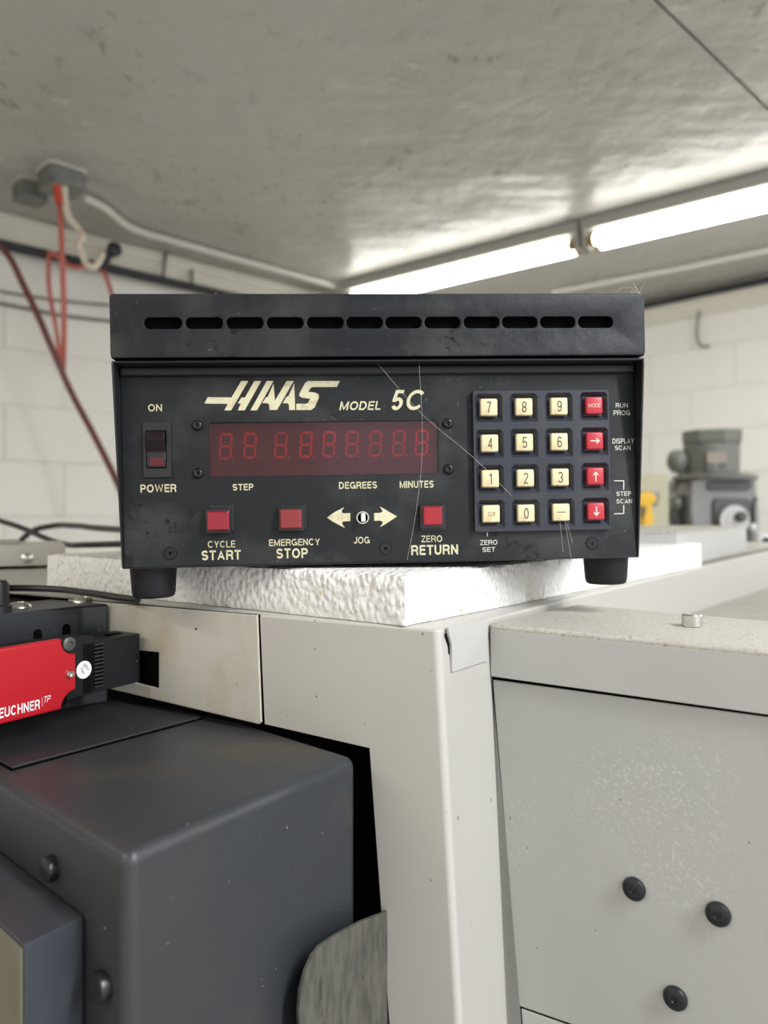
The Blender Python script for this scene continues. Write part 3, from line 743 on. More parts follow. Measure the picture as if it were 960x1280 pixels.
# corroded plate standing between the housing and the enclosure
nD = Vector((dU.y, -dU.x, 0))                                       # outward from housing right face
def fU(px, py, off): return pv(px, py, Cn + nD * off, dU)
g = [(487, 1134), (474, 1141), (450, 1150), (430, 1160), (410, 1172), (396, 1182), (387, 1194), (379, 1212), (373, 1235), (370.5, 1262), (372, 1290), (376, 1400), (380, 1700), (560, 1700), (520, 1290)]
gp = [fU(x, y, .012) for x, y in g]
gs = tag(link('guard_plate', extr(gp, nD * .002), 'galv', smooth=0), 'corroded galvanised plate with a curved top edge between dark housing and grey enclosure', 'plate')

# ================================================================== SAFETY SWITCH AND ITS BRACKET
tip = fL(180, 840)
dS = dirdeg(31.5); nS = Vector((dS.y, -dS.x, 0))                     # nS faces right/toward viewer
T0 = tip + nS * .004
def fS(px, py, off=0.): return pv(px, py, T0 + nS * off, dS)
sw = empty('safety_switch', fS(80, 885), 'red and black interlock switch with white lettering at the left edge', 'switch')
UPV = Vector((0, 0, 1))
bz0 = fS(100, 870).z; 
# black body behind the red cover
bA = fS(-70, 800); bB = fS(100, 800)
def along(t, z): return Vector((T0.x, T0.y, z)) + dS * t
def tt(px, py, off=0.): return (fS(px, py, off) - T0).dot(dS)
tb0 = tt(-70, 850); tb1 = tt(118, 840); th1 = tt(174, 830)
ztop = fS(90, 800).z; zbot = fS(100, 872).z
body = [along(tb0, zbot), along(tb1, zbot), along(tb1, ztop), along(tb0, ztop)]
link('switch_body', extr([p for p in body], -nS * .026, .0012), 'swblack', sw)
zh1 = fS(135, 799).z; zh0 = fS(135, 862).z
link('switch_head', extr([along(tt(102, 830), zh0), along(th1, zh0), along(th1, zh1), along(tt(102, 830), zh1)], -nS * .028, .0010), 'swblack', sw)
head = [along(tt(131, 830), zh0 + .0002), along(th1 + .0003, zh0 + .0002), along(th1 + .0003, zh1 + .0004), along(tt(131, 830), zh1 + .0004)]
link('head_cap', extr([p + nS * .0006 for p in head], -nS * .0296, .0008), 'swblack', sw)
link('vent_recess', extr([along(tt(117, 830), zh0 + (zh1 - zh0) * .08), along(tt(129, 830), zh0 + (zh1 - zh0) * .08), along(tt(129, 830), zh0 + (zh1 - zh0) * .95), along(tt(117, 830), zh0 + (zh1 - zh0) * .95)], nS * .0002), 'void', sw, smooth=0)
for i in range(12):
    z = zh0 + (zh1 - zh0) * (.10 + .82 * i / 11)
    link('vent_rib', extr([along(tt(117, 830), z), along(tt(129, 830), z), along(tt(129, 830), z + .0011), along(tt(117, 830), z + .0014)], nS * .0014), 'bracket', sw)
link('entry_slot', extr([along(tt(146, 800), zh1 + .0004) - nS * .010, along(tt(163, 800), zh1 + .0004) - nS * .010, along(tt(163, 800), zh1 + .0004) - nS * .016, along(tt(146, 800), zh1 + .0004) - nS * .016], Vector((0, 0, .0006))), 'void', sw)
# ribs on top of body
for i in range(8):
    o_ = -.002 - i * .0028
    link('top_rib', extr([along(tb0, ztop) + nS * o_, along(tt(66, 800), ztop) + nS * o_, along(tt(66, 800), ztop) + nS * (o_ - .0012), along(tb0, ztop) + nS * (o_ - .0012)], Vector((0, 0, .0012))), 'swblack', sw)
# red cover with notched corners
def S2(px, py): 
    p = fS(px, py, .007); return ((p - T0).dot(dS), p.z - T0.z)
SM = facing(T0 + nS * .0035, dS, nS)
sgn = 1 if SM.col[0].xyz.dot(dS) > 0 else -1
def arc2(c, r_, a0, a1, n=5): return [(c[0] + r_ * math.cos(R(a0 + (a1 - a0) * i / n)), c[1] + r_ * math.sin(R(a0 + (a1 - a0) * i / n))) for i in range(n + 1)]
tr_, br_ = S2(77, 799), S2(80, 886)
xr = S2(95, 840)[0]; zt_, zb_ = S2(77, 799)[1], S2(80, 886)[1]
xl = S2(-80, 850)[0]
zr1 = S2(95, 817)[1]; zr0 = S2(95, 862)[1]; xn = tr_[0]
rr = (xr - xn)
red = [(xl, zb_), (xn, zb_), (xn, zr0 - rr * .9)] + arc2((xr, zr0 - rr), rr, 172, 98, 4) + [(xr, zr0 + .0005), (xr, zr1)] + arc2((xr - .001, zr1 + rr * .9), rr * .9, 255, 185, 4) + [(xn, zt_), (xl, zt_)]
red = [(sgn * x, y) for x, y in red]
link('cover', plate([red], .0075, SM, .0016), 'swred', sw, smooth=35, label='red cover with white lettering')
def plS(x, z, off): return Vector((T0.x, T0.y, T0.z + z)) + dS * x + nS * off
for (px, py, mm, r_) in ((86, 805, 'castdark', .0050), (86.5, 842.5, 'steel', .0030), (84, 877, 'void', .0045)):
    x, z = S2(px, py)
    link('screw', lathe([(r_, 0), (r_, .0012), (r_ * .8, .002), (r_ * .45, .002), (r_ * .4, .0008), (0, .0008)] if mm != 'void' else [(r_, 0), (r_, .0003), (0, .0003)], 20,
         facing(plS(x, z, .0075 if mm == 'steel' else (.0068 if mm == 'castdark' else .0003)), dS, nS)), mm, sw, label='silver screw' if mm == 'steel' else None)
def stext(body, x0, y0, x1, y1, m_, nm='lettering', bold=.02, shear=0):
    ax, az = S2(x0, y0); bx_, bz_ = S2(x1, y1)
    # follow the receding baseline: use mean heights
    me = text_mesh(body, bold, shear, sgn * ax if sgn > 0 else -bx_, sgn * bx_ if sgn > 0 else -ax, az, bz_)
    me.transform(facing(T0 + nS * .00735, dS, nS))
    return link(nm, me, m_, sw, smooth=0)
# word starts beyond the frame; E is partly cut by the picture's edge
x1_, z1_ = S2(49.5, 889); x0_, z0_ = S2(-1.5, 889)
zt2 = S2(49, 874)[1]
zb2 = S2(49, 886)[1]
me = text_mesh('EUCHNER', .022, 0, x0_, x1_, zb2, zt2); me.transform(SM @ Matrix.Translation((0, 0, .00385)) if False else facing(T0 + nS * .0072, dS, nS))
link('lettering', me, 'white', sw, smooth=0)
xa, xb = S2(55, 870)[0], S2(63, 870)[0]
me = text_mesh('TP', .0, .3, xa, xb, S2(59, 877.5)[1], S2(59, 869.5)[1]); me.transform(facing(T0 + nS * .0072, dS, nS)); link('lettering', me, 'white', sw, smooth=0)
xd = S2(52.3, 870)[0]
link('divider_line', extr([plS(xd, S2(52.3, 883)[1], .0072), plS(xd + .0002, S2(52.3, 883)[1], .0072), plS(xd + .0002, S2(52.3, 871)[1], .0072), plS(xd, S2(52.3, 871)[1], .0072)], nS * .0002), 'white', sw, smooth=0)
# round inspection sticker
def S3(px, py): p = fS(px, py, 0.0); return ((p - T0).dot(dS), p.z - T0.z)
sx, sz = S3(104, 837)
sr = abs(S3(104, 826)[1] - S3(104, 848)[1]) / 2
st = link('sticker', lathe([(sr, 0), (sr, .0003), (0, .0003)], 32, facing(plS(sx, sz, .0007), dS, nS)), 'white', sw, label='round white inspection sticker')
for (t_, x0, x1, z0, z1, rot) in (('GEPRUFT', -.55, .55, .22, .55, -50), ('3347', -.4, .4, -.4, -.1, -75)):
    me = text_mesh(t_, 0, 0, x0 * sr, x1 * sr, z0 * sr, z1 * sr); me.transform(facing(plS(sx, sz, .0011), dS, nS) @ Matrix.Rotation(R(rot), 4, 'Z'))
    link('small_print', me, 'printdark', sw, smooth=0)

# mounting bracket behind the switch
zbk = -.076
bA = pz(103, 757, zbk); dBk = dirdeg(36)
br = empty('mounting_bracket', (bA.x, bA.y, DT), 'black bracket with two dome screws behind the red switch', 'bracket')
e0 = bA - dBk * .32; e1 = bA
nB = Vector((dBk.y, -dBk.x, 0))
w0 = -nB * .075
e2 = fL(141, 758) + Vector((0, 0, 0)); e2 = e2 - nL * .004; e2.z = H + zbk
ringb = [e0, e1, e1 + (e2 - e1) * 1.0, e2 - nL * .002 + dL * .07, e0 + w0]
ringb = [Vector((p.x, p.y, H + zbk)) for p in ringb]
bz = fL(120, 860).z + .016
link('bracket_body', extr([Vector((p.x, p.y, DT + .0018)) for p in ringb], Vector((0, 0, H + zbk - DT - .0018)), .0022, 3), 'bracket', br, smooth=50)
fp = [e0 + nB * .0001, e1 - dBk * .045 + nB * .0001]
fp = [Vector((p.x, p.y, 0)) for p in fp]
ft = H + zbk - .006
def onB(px, py, off=0.): return pv(px, py, e1 + nB * off, dBk)
pl_ = [onB(-40, 800), onB(96, 800), onB(96, 768), onB(88, 762), onB(-40, 768)]
pl_[0].z = pl_[1].z = DT + .01; 
link('front_plate', extr(pl_, nB * .003, .0008), 'bracket', br)
for (x, y) in ((47, 797), (83, 790)):
    c = onB(x, y, .0031)
    mm_ = facing(c, dBk, nB)
    link('bracket_slot', plate([rrect(-.0035, -.012, .0035, .0065, .0034)], .0004, mm_), 'void', br, smooth=0)
for (x, y, r_) in ((24, 759, .0095), (104, 752, .0085)):
    c = pz(x, y, zbk)
    link('dome_screw', lathe([(r_, -.0005), (r_ * .97, .001), (r_ * .75, .003), (r_ * .4, .0042), (r_ * .35, .0034), (0, .0034)], 28, Matrix.Translation(c)), 'steel', br)
cg = pz(-5, 767, zbk)
cgo = tag(link('cable_gland', lathe([(.011, 0), (.011, .006), (.009, .007), (.009, .022), (.007, .025), (0, .025)], 20, Matrix.Translation(cg)), 'cable'), 'black cable gland standing on the bracket at the left edge', 'gland')

def onM(px, py, up=.0): return pz(px, py, MZ + up)
tag(link('cable', tube([cg + Vector((-.01, 0, .018)), pd(4, 735, .68), pd(60, 736, .69), pd(110, 741, .66), pd(150, 747, .625), pd(172, 750, .605)], .0030), 'cable'),
    'black cable lying on the machine top from the gland to the left rubber foot', 'cable')
tag(link('cable', tube([pd(-40, 640, 1.25), pd(0, 651, 1.22), pd(30, 661, 1.20), pd(55, 672, 1.18), pd(80, 680, 1.13), pd(110, 681, 1.05), pd(150, 680, 1.03), pd(240, 680, .9)], .0042), 'cable'),
    'black cable on the left coming forward and dipping below the other', 'cable')
tag(link('cable', tube([pd(20, 684, 1.32), pd(30, 672, 1.34), pd(42, 663, 1.34), pd(62, 658, 1.34), pd(90, 657, 1.3), pd(120, 660, 1.24), pd(150, 662, 1.18), pd(240, 668, .96)], .0050), 'cable'),
    'black cable on the left arching up behind the other', 'cable')

# ================================================================== FOAM SLAB
FT = -.041
fc = pz(507, 784, MZ); fdL = Vector((-1310, 950, 0)).normalized(); fdR = Vector((743, 950, 0)).normalized()
fa, fb_ = .427, .675
bm = bmesh.new()
nx, ny, nz_ = 60, 90, 6
def fpt(i, j, k):
    p = fc + fdL * (fa * i / nx) + fdR * (fb_ * j / ny)
    return Vector((p.x, p.y, MT + .0004 + (FT - MZ - .0004) * k / nz_))
cache = {}
def fv(i, j, k):
    if (i, j, k) not in cache: cache[(i, j, k)] = bm.verts.new(fpt(i, j, k))
    return cache[(i, j, k)]
for i in range(nx):
    for j in range(ny):
        for k in (0, nz_): bm.faces.new((fv(i, j, k), fv(i + 1, j, k), fv(i + 1, j + 1, k), fv(i, j + 1, k)))
for k in range(nz_):
    for i in range(nx):
        for j in (0, ny): bm.faces.new((fv(i, j, k), fv(i + 1, j, k), fv(i + 1, j, k + 1), fv(i, j, k + 1)))
    for j in range(ny):
        for i in (0, nx): bm.faces.new((fv(i, j, k), fv(i, j + 1, k), fv(i, j + 1, k + 1), fv(i, j, k + 1)))
from mathutils import noise as mn
ctr = fc + fdL * fa / 2 + fdR * fb_ / 2; ctr.z = MT + (FT - MZ) / 2
for (i, j, k), v_ in cache.items():
    # soften the edges and make the cut faces slightly uneven
    e = (i in (0, nx)) + (j in (0, ny)) + (k in (0, nz_))
    inn = Vector((0, 0, 0))
    if i == 0: inn += fdL
    if i == nx: inn -= fdL
    if j == 0: inn += fdR
    if j == ny: inn -= fdR
    if k == nz_ and e > 1: inn -= Vector((0, 0, .8))
    if e > 1: v_.co += inn * (.0016 + .0010 * mn.noise(v_.co * 60)) 
    elif e == 1 and k not in (0, nz_): v_.co += inn * (.0006 * (1 + mn.noise(v_.co * 130)))
link_foam = link('foam_slab', mesh(bm), 'foam', smooth=60)
tag(link_foam, 'thick white polystyrene slab under the black control box', 'foam slab')

# ================================================================== CONTROL BOX
YAW, ROLL = R(3.6), R(-1.05)
dm = .54
org = pd(476, 704, dm + .017)
DM = Matrix.Translation(org) @ Matrix.Rotation(YAW, 4, 'Z') @ Matrix.Rotation(ROLL, 4, 'Y')
# move origin from panel plane to front plane y=0
DM = DM @ Matrix.Translation((0, -.017, 0))
DI = DM.inverted()
cl_ = DI @ CAM
def dl(px, py, y):
    r_ = DI.to_3x3() @ ray(px, py); t = (y - cl_.y) / r_.y; p = cl_ + r_ * t; return (p.x, p.z)
YP = .017                                            # depth of the front panel
dev = empty('control_box', None, 'black rectangular control box with keypad and red digital display on the foam', 'control box', mtx=DM)
FMx = lambda y, x=0, z=0: Matrix.Translation((x, y, z)) @ Matrix.Rotation(R(90), 4, 'X')   # plate XY -> device XZ, facing the viewer
XL = dl(137, 405, 0)[0]; XR = dl(806, 405, 0)[0]
ZTOP = (dl(137, 367, 0)[1] + dl(806, 367, 0)[1]) / 2
ZCB = (dl(137, 446, 0)[1] + dl(806, 445, 0)[1]) / 2
ZC1 = (dl(137, 450, 0)[1] + dl(806, 448, 0)[1]) / 2
DEP = .235; T = .0014
# top cover: front with twelve slots, top and sides
fr_out = rrect(XL, ZCB, XR, ZTOP, .0025, 3)
slots = []
for cx in (203.8, 255.2, 306.1, 356.4, 406.5, 455.6, 504.3, 553, 602, 649.7, 697, 744.5):
    w_ = (47 - 4 * (cx - 203) / 541) / 2
    yc = 403.9 - 1.3 * (cx - 203) / 541
    x0, z0 = dl(cx - w_, yc + 7.1, 0); x1, z1 = dl(cx + w_, yc - 7.1, 0)
    slots.append(rrect(x0, z0, x1, z1, (z1 - z0) * .45, 6))
cov = join(plate([fr_out] + slots, .0018, FMx(.0009), .0006),
           box(XL + .0005, XR - .0005, .001, DEP, ZTOP - T, ZTOP, .0006, 2),
           box(XL, XL + T, .0015, DEP, ZCB, ZTOP - .0005, .0004, 1), box(XR - T, XR, .0015, DEP, ZCB, ZTOP - .0005, .0004, 1),
           box(XL + T, XR - T, DEP - T, DEP, ZCB, ZTOP - T))
link('top_cover', cov, 'case', dev, local=True, smooth=35, label='scuffed black top cover with twelve vent slots')
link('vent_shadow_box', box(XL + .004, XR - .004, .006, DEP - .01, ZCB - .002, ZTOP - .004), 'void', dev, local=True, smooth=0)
# chassis sides taper forward at the top
def side(x0, x1):
    pts_ = [(0.0005, ZC1), (0.0, ZC1 - .003), (YP - .0005, 0), (DEP, 0), (DEP, ZC1)]
    return prism([Vector((x0, p, q_)) for p, q_ in pts_], [Vector((x1, p, q_)) for p, q_ in pts_], .0004, 1)
x0i, x1i = dl(150.5, 600, YP)[0], dl(799, 600, YP)[0]
chs = join(side(XL + .0006, XL + .0006 + T), side(XR - .0006 - T, XR - .0006),
           box(XL + .002, XR - .002, .0006, YP, ZC1 - .0016, ZC1, .0006, 1),
           box(XL + .002, XR - .002, YP, DEP, 0, .0014), box(XL + .002, XR - .002, DEP - T, DEP, 0, ZC1))
link('chassis', chs, 'caseside', dev, local=True, smooth=35)
# front panel with display opening
wx0, wz0 = dl(261.5, 596.5, YP); wx1, wz1 = dl(547, 525.5, YP)
PX0, PX1 = XL + .0022, XR - .0022
zlo = .0002
pan = plate([rrect(PX0, zlo, PX1, ZC1 - .0022, .001, 2), rrect(wx0, wz0, wx1, wz1, .0028, 6)], .0018, FMx(YP + .0009), .0003)
panel = link('front_panel', pan, 'panel', dev, local=True, smooth=35)
link('top_return', box(PX0, PX1, YP - .0045, YP, ZC1 - .0085, ZC1 - .0016, .002, 3), 'caseside', dev, local=True)
# display
link('display_board', box(wx0 - .003, wx1 + .003, YP + .0052, YP + .006, wz0 - .003, wz1 + .003), 'digitboard', dev, local=True, smooth=0)
win = link('display_window', plate([rrect(wx0, wz0, wx1, wz1, .0026, 6)], .0008, FMx(YP + .0013), .0002), 'window', dev, local=True, smooth=35, label='dark red translucent display window')
def digit_mesh():
    """seven outlined segments and a point, 1 wide 1.75 high, italic"""
    loops = []
    w_, h_, t_, g_ = 1.0, 1.75, .17, .03
    def hseg(y): return [(g_ + t_ / 2, y), (g_ + t_, y + t_ / 2), (w_ - g_ - t_, y + t_ / 2), (w_ - g_ - t_ / 2, y), (w_ - g_ - t_, y - t_ / 2), (g_ + t_, y - t_ / 2)]
    def vseg(x, y0, y1): return [(x, y0 + g_), (x + t_ / 2, y0 + g_ + t_ / 2), (x + t_ / 2, y1 - g_ - t_ / 2), (x, y1 - g_), (x - t_ / 2, y1 - g_ - t_ / 2), (x - t_ / 2, y0 + g_ + t_ / 2)]
    a = t_ / 2
    loops += [hseg(a), hseg(h_ / 2), hseg(h_ - a), vseg(a, a, h_ / 2), vseg(a, h_ / 2, h_ - a), vseg(w_ - a, a, h_ / 2), vseg(w_ - a, h_ / 2, h_ - a)]
    loops.append([(w_ + .17 + .08 * math.cos(i * PI / 4), .05 + .08 * math.sin(i * PI / 4)) for i in range(8)])
    loops = [[(x + .10 * y, y) for x, y in lp] for lp in loops]
    return plate(loops, .02)
dgm = digit_mesh()
for cx in (282, 312.5, 351, 382.5, 411.2, 440.3, 469.3, 498.5, 527.0):
    yb = 574.5 - (cx - 282) * .018; h_px = 33.5
    x0, z0 = dl(cx - 9.2, yb, YP + .005); x1, z1 = dl(cx + 8, yb - h_px, YP + .005)
    o = bpy.data.objects.new('digit', dgm); C.objects.link(o); o.parent = dev
    if not dgm.materials: dgm.materials.append(M['digit'])
    s = (z1 - z0) / 1.75
    o.matrix_basis = Matrix.Translation((x0, YP + .0050, z0)) @ Matrix.Rotation(R(90), 4, 'X') @ Matrix.Diagonal(((x1 - x0) / 1.1, s, .01, 1))
# screws
def screw_mesh(r_, h_): return lathe([(r_, 0), (r_, h_ * .35), (r_ * .78, h_ * .9), (r_ * .5, h_), (r_ * .32, h_), (r_ * .26, h_ * .3), (0, h_ * .3)], 28)
sm_ = screw_mesh(.0039, .0022); sm_.materials.append(M['screw'])
for (x, y) in ((246.7, 532), (247.8, 591.9), (559.7, 529.4), (560.9, 586.4)):
    lx, lz = dl(x, y, YP)
    o = bpy.data.objects.new('screw', sm_); C.objects.link(o); o.parent = dev; o.matrix_basis = FMx(YP, lx, lz)
    for p in sm_.polygons: p.use_smooth = True
cs_ = lathe([(.0049, -.0002), (.0049, .0002), (.0046, .0002), (.0044, -.0001), (.0042, .0004), (.0012, .0004), (.0010, -.0008), (0, -.0008)], 28); cs_.materials.append(M['screw'])
for (x, y) in ((213, 691.6), (482, 685.5), (740, 679)):
    lx, lz = dl(x, y, YP)
    o = bpy.data.objects.new('countersunk_screw', cs_); C.objects.link(o); o.parent = dev; o.matrix_basis = FMx(YP - .0002, lx, lz)
    link('screw_socket', lathe([(.0011, 0), (.0011, .0001), (0, .0001)], 12, FMx(YP - .0007, 0, 0)), 'void', o, local=True, smooth=0) if False else None

# printed texts on the panel
def ptext(body, x0, y0, x1, y1, bold=.012, shear=0, m_='print', y=YP, parent=panel, nm='lettering'):
    ym = (y0 + y1) / 2; xm = (x0 + x1) / 2
    X0 = dl(x0, ym, y)[0]; X1 = dl(x1, ym, y)[0]; Z0 = dl(xm, y1, y)[1]; Z1 = dl(xm, y0, y)[1]
    me = text_mesh(body, bold, shear, X0, X1, Z0, Z1, .0001); me.transform(FMx(y))
    return link(nm, me, m_, parent, local=True, smooth=0)
ptext('ON', 185.2, 505.2, 202.4, 514.2, .01)
ptext('POWER', 175.6, 605.4, 220.4, 615.4, .022)
ptext('STEP', 290.8, 604.8, 316.7, 613, .022)
ptext('DEGREES', 423.8, 602.2, 471.2, 610.8, .022)
ptext('MINUTES', 499.7, 601, 542.1, 609.8, .022)
ptext('CYCLE', 259.8, 676, 294, 684.4, .008)
ptext('START', 252, 687.8, 301, 699.8, .028)
ptext('EMERGENCY', 336.3, 673.6, 399.8, 682, .016)
ptext('STOP', 345.5, 685.4, 384.8, 697.8, .028)
ptext('JOG', 442, 671, 462, 679.4, .012)
ptext('ZERO', 526.4, 669.4, 552.6, 677.6, .008)
ptext('RETURN', 514, 681, 572.5, 693.4, .028)
ptext('ZERO', 599.9, 675, 621.6, 681, .004, m_='printpale')
ptext('SET', 603, 684, 619, 689.8, .004, m_='printpale')
ptext('RUN', 769.7, 503.8, 784.7, 509.5, .004, m_='printpale')
ptext('PROG', 766.9, 513, 787.4, 519, .004, m_='printpale')
ptext('DISPLAY', 765.5, 548, 792.6, 554.4, .008, m_='printpale')
ptext('SCAN', 768.6, 557, 788, 562.6, .008, m_='printpale')
ptext('STEP', 770.5, 614.3, 788.9, 619.8, .008, m_='printpale')
ptext('SCAN', 770.5, 623.8, 790, 629.2, .008, m_='printpale')
ptext('MODEL', 424, 501.6, 475.6, 512.6, .02, .22)
ptext('5C', 489.3, 487.4, 530.3, 512.6, .016, .28)
def ploop(loops, nm, m_='print', y=YP, parent=panel):
    return link(nm, plate([[dl(a, b, y) for a, b in lp] for lp in loops], .0002, FMx(y - .00005)), m_, parent, local=True, smooth=0)
def pline(x0, y0, x1, y1, wpx=1.1, m_='printpale'):
    if abs(x1 - x0) > abs(y1 - y0): lp = [(x0, y0 - wpx / 2), (x1, y1 - wpx / 2), (x1, y1 + wpx / 2), (x0, y0 + wpx / 2)]
    else: lp = [(x0 - wpx / 2, y0), (x0 + wpx / 2, y0), (x1 + wpx / 2, y1), (x1 - wpx / 2, y1)]
    return lp
for s in ((767.5, 601, 780, 601), (779.6, 601, 779.6, 612), (767.5, 642.3, 780, 641.8), (779.6, 631.3, 779.6, 642.3), (609.2, 665.5, 609.2, 670.5)):
    ploop([pline(*s)], 'printed_line', 'printpale')
# company emblem, drawn from its strokes
lg = [
 [(275,60),(322,60),(207,256),(163,256),(186,212),(30,210),(52,168),(210,170)],
 [(362,60),(408,60),(298,256),(252,256),(272,212),(252,208),(278,170),(300,170)],
 [(445,60),(490,60),(380,256),(336,256)],
 [(490,78),(500,190),(578,60),(624,60),(514,253),(464,253),(460,215),(448,208),(415,208),(440,168),(452,166)],
 [(628,75),(635,253),(594,253),(592,215),(580,208),(552,208),(575,168),(590,160)],
 [(720,60),(932,60),(912,100),(750,100),(735,108),(722,132),(770,138),(790,150),(793,170),(765,235),(742,253),(642,253),(642,212),(705,212),(720,206),(735,178),(680,172),(660,158),(665,138),(700,75)]]
for lp in lg:
    ploop([[(250 + x / 5.333, 465 + y / 5.333) for x, y in lp]], 'emblem_stroke')
# jog arrows
ar = [(75,236),(160,175),(230,140),(266,122),(240,155),(238,180),(262,190),(330,186),(330,274),(262,276),(240,288),(246,310),(272,348),(222,322),(150,285)]
ploop([[(400 + x / 8.727, 620 + y / 8.727) for x, y in ar]], 'jog_arrow')
ar = [(840,222),(762,178),(700,140),(650,114),(676,150),(682,172),(655,184),(590,186),(592,272),(655,268),(684,282),(682,300),(652,340),(700,315),(770,270)]
ploop([[(400 + x / 8.727, 620 + y / 8.727) for x, y in ar]], 'jog_arrow')

# jog toggle
jx, jz = dl(453.3, 647, YP)
jg = link('jog_switch_ring', lathe([(.0052, 0), (.0052, .0012), (.0046, .002), (.0038, .002), (.0036, .0005), (0, .0005)], 32, FMx(YP, jx, jz)), 'nickel', dev, local=True, label='nickel ring')
link('ring_hole', lathe([(.0037, .0006), (.0037, .0007), (0, .0007)], 24, FMx(YP, jx, jz)), 'void', jg, local=True, smooth=0)
link('toggle_lever', box(jx - .0013, jx + .0017, YP - .0075, YP - .0004, jz - .0030, jz + .0034, .0008, 3), 'white', dev, local=True, label='white lever')

# push buttons
def pbox(x0, y0, x1, y1, yf, yb, r, m_, nm, parent=dev, label=None, seg=3):
    X0, Z0 = dl(x0, y1, yf); X1, Z1 = dl(x1, y0, yf)
    return link(nm, box(X0, X1, yf, yb, Z0, Z1, r, seg), m_, parent, local=True, label=label)
for (b_box, c_box, m_, lab) in (((256.5, 635, 287.5, 667.5), (258.5, 638.5, 286, 663.5), 'redgloss', 'glossy red button'), ((347.5, 633.5, 379.5, 665), (350, 636.5, 376.8, 661), 'redfaded', 'faded red button'),
                                ((525, 630.5, 555.5, 661.5), (529.3, 632.8, 552.8, 656.6), 'redbutton', 'bright red button')):
    bz_ = pbox(b_box[0], b_box[1], b_box[2], b_box[3], YP - .0045, YP, .0010, 'blackplastic', 'button_bezel')
    pbox(c_box[0], c_box[1], c_box[2], c_box[3], YP - .0075, YP - .003, .0012, m_, 'button_cap', bz_, lab)
pbox(527, 632.5, 557, 663.5, YP - .0012, YP, .0004, 'blackplastic', 'button_flange')
pbox(262, 631, 292, 664, YP - .0012, YP, .0004, 'blackplastic', 'button_flange')
pbox(351, 631, 382.5, 662.5, YP - .0012, YP, .0004, 'blackplastic', 'button_flange')

# power rocker
X0, Z0 = dl(179.2, 597, YP - .002); X1, Z1 = dl(212.8, 526.8, YP - .002)
ix0, iz0 = dl(182.8, 585.5, YP - .002); ix1, iz1 = dl(207.3, 538, YP - .002)
rk = link('switch_bezel', plate([rrect(X0, Z0, X1, Z1, .0008, 2), rrect(ix0, iz0, ix1, iz1, .0006, 2)], .002, FMx(YP - .001), .0003), 'blackplastic', dev, local=True, smooth=35)
zm = dl(190, 565, YP)[1]
link('switch_well', box(ix0, ix1, YP - .0003, YP, iz0, iz1), 'void', dev, local=True, smooth=0)
g_ = .0005
zt1 = iz1 - g_; zk = dl(190, 550, YP)[1]
rocker = prism([Vector((ix0 + g_, YP, iz0 + g_)), Vector((ix0 + g_, YP - .0022, iz0 + g_)), Vector((ix0 + g_, YP - .0022, zm)), Vector((ix0 + g_, YP - .0065, zk)), Vector((ix0 + g_, YP - .0045, zt1)), Vector((ix0 + g_, YP, zt1))],
               [Vector((ix1 - g_, YP, iz0 + g_)), Vector((ix1 - g_, YP - .0022, iz0 + g_)), Vector((ix1 - g_, YP - .0022, zm)), Vector((ix1 - g_, YP - .0065, zk)), Vector((ix1 - g_, YP - .0045, zt1)), Vector((ix1 - g_, YP, zt1))], .0003, 1)
rko = link('rocker', rocker, 'gloss', dev, local=True, smooth=30)
link('rocker_foot', box(ix0 + g_ + .0002, ix1 - g_ - .0002, YP - .0026, YP - .0021, iz0 + .0022, zm - .0006, .0002, 1), 'blackplastic', dev, local=True)
for i in range(9):
    for j in range(5):
        if (i + j) % 2: continue
        X, Z = dl(188.2 + i * 1.95, 573.0 + j * 2.05, YP - .0027)
        link('indicator_dot', box(X - .00040, X + .00040, YP - .0029, YP - .0025, Z - .00045, Z + .00045), 'redbutton', rko, local=True, smooth=0)

# keypad
KF = YP - .0045                                       # front plane of keypad
ko = [dl(592, 489.5, KF), dl(759.5, 486.5, KF), dl(765.5, 662, KF), dl(593, 664.5, KF)]
kx0, kx1 = (ko[0][0] + ko[3][0]) / 2, (ko[1][0] + ko[2][0]) / 2
kz1, kz0 = (ko[0][1] + ko[1][1]) / 2, (ko[2][1] + ko[3][1]) / 2
cols = [[(611.1, 509.1), (655, 508.6), (698.9, 507.8), (742.7, 506.9)], [(612.2, 554.1), (655.7, 553), (699.2, 552.2), (743.5, 551.1)],
        [(613, 598.4), (656.9, 597.6), (700.4, 596.5), (744.2, 595.4)], [(614.1, 642.2), (657.6, 641.5), (701.5, 640.4), (745, 639.2)]]
legends = [['7', '8', '9', 'MODE'], ['4', '5', '6', 'right'], ['1', '2', '3', 'up'], ['CLR', '0', '—', 'down']]
KT = KF - .0006                                      # front plane of keys
cent = [[dl(x, y, KT) for x, y in row] for row in cols]
px2m = (dl(700, 560, KT)[0] - dl(600, 560, KT)[0]) / 100
hw, hh = 17.3 * px2m, 17.6 * px2m                     # well mouth half size
iw, ih = 11.9 * px2m, 12.0 * px2m                     # well floor half size
WD = .0032
holes = []; wells = bmesh.new()
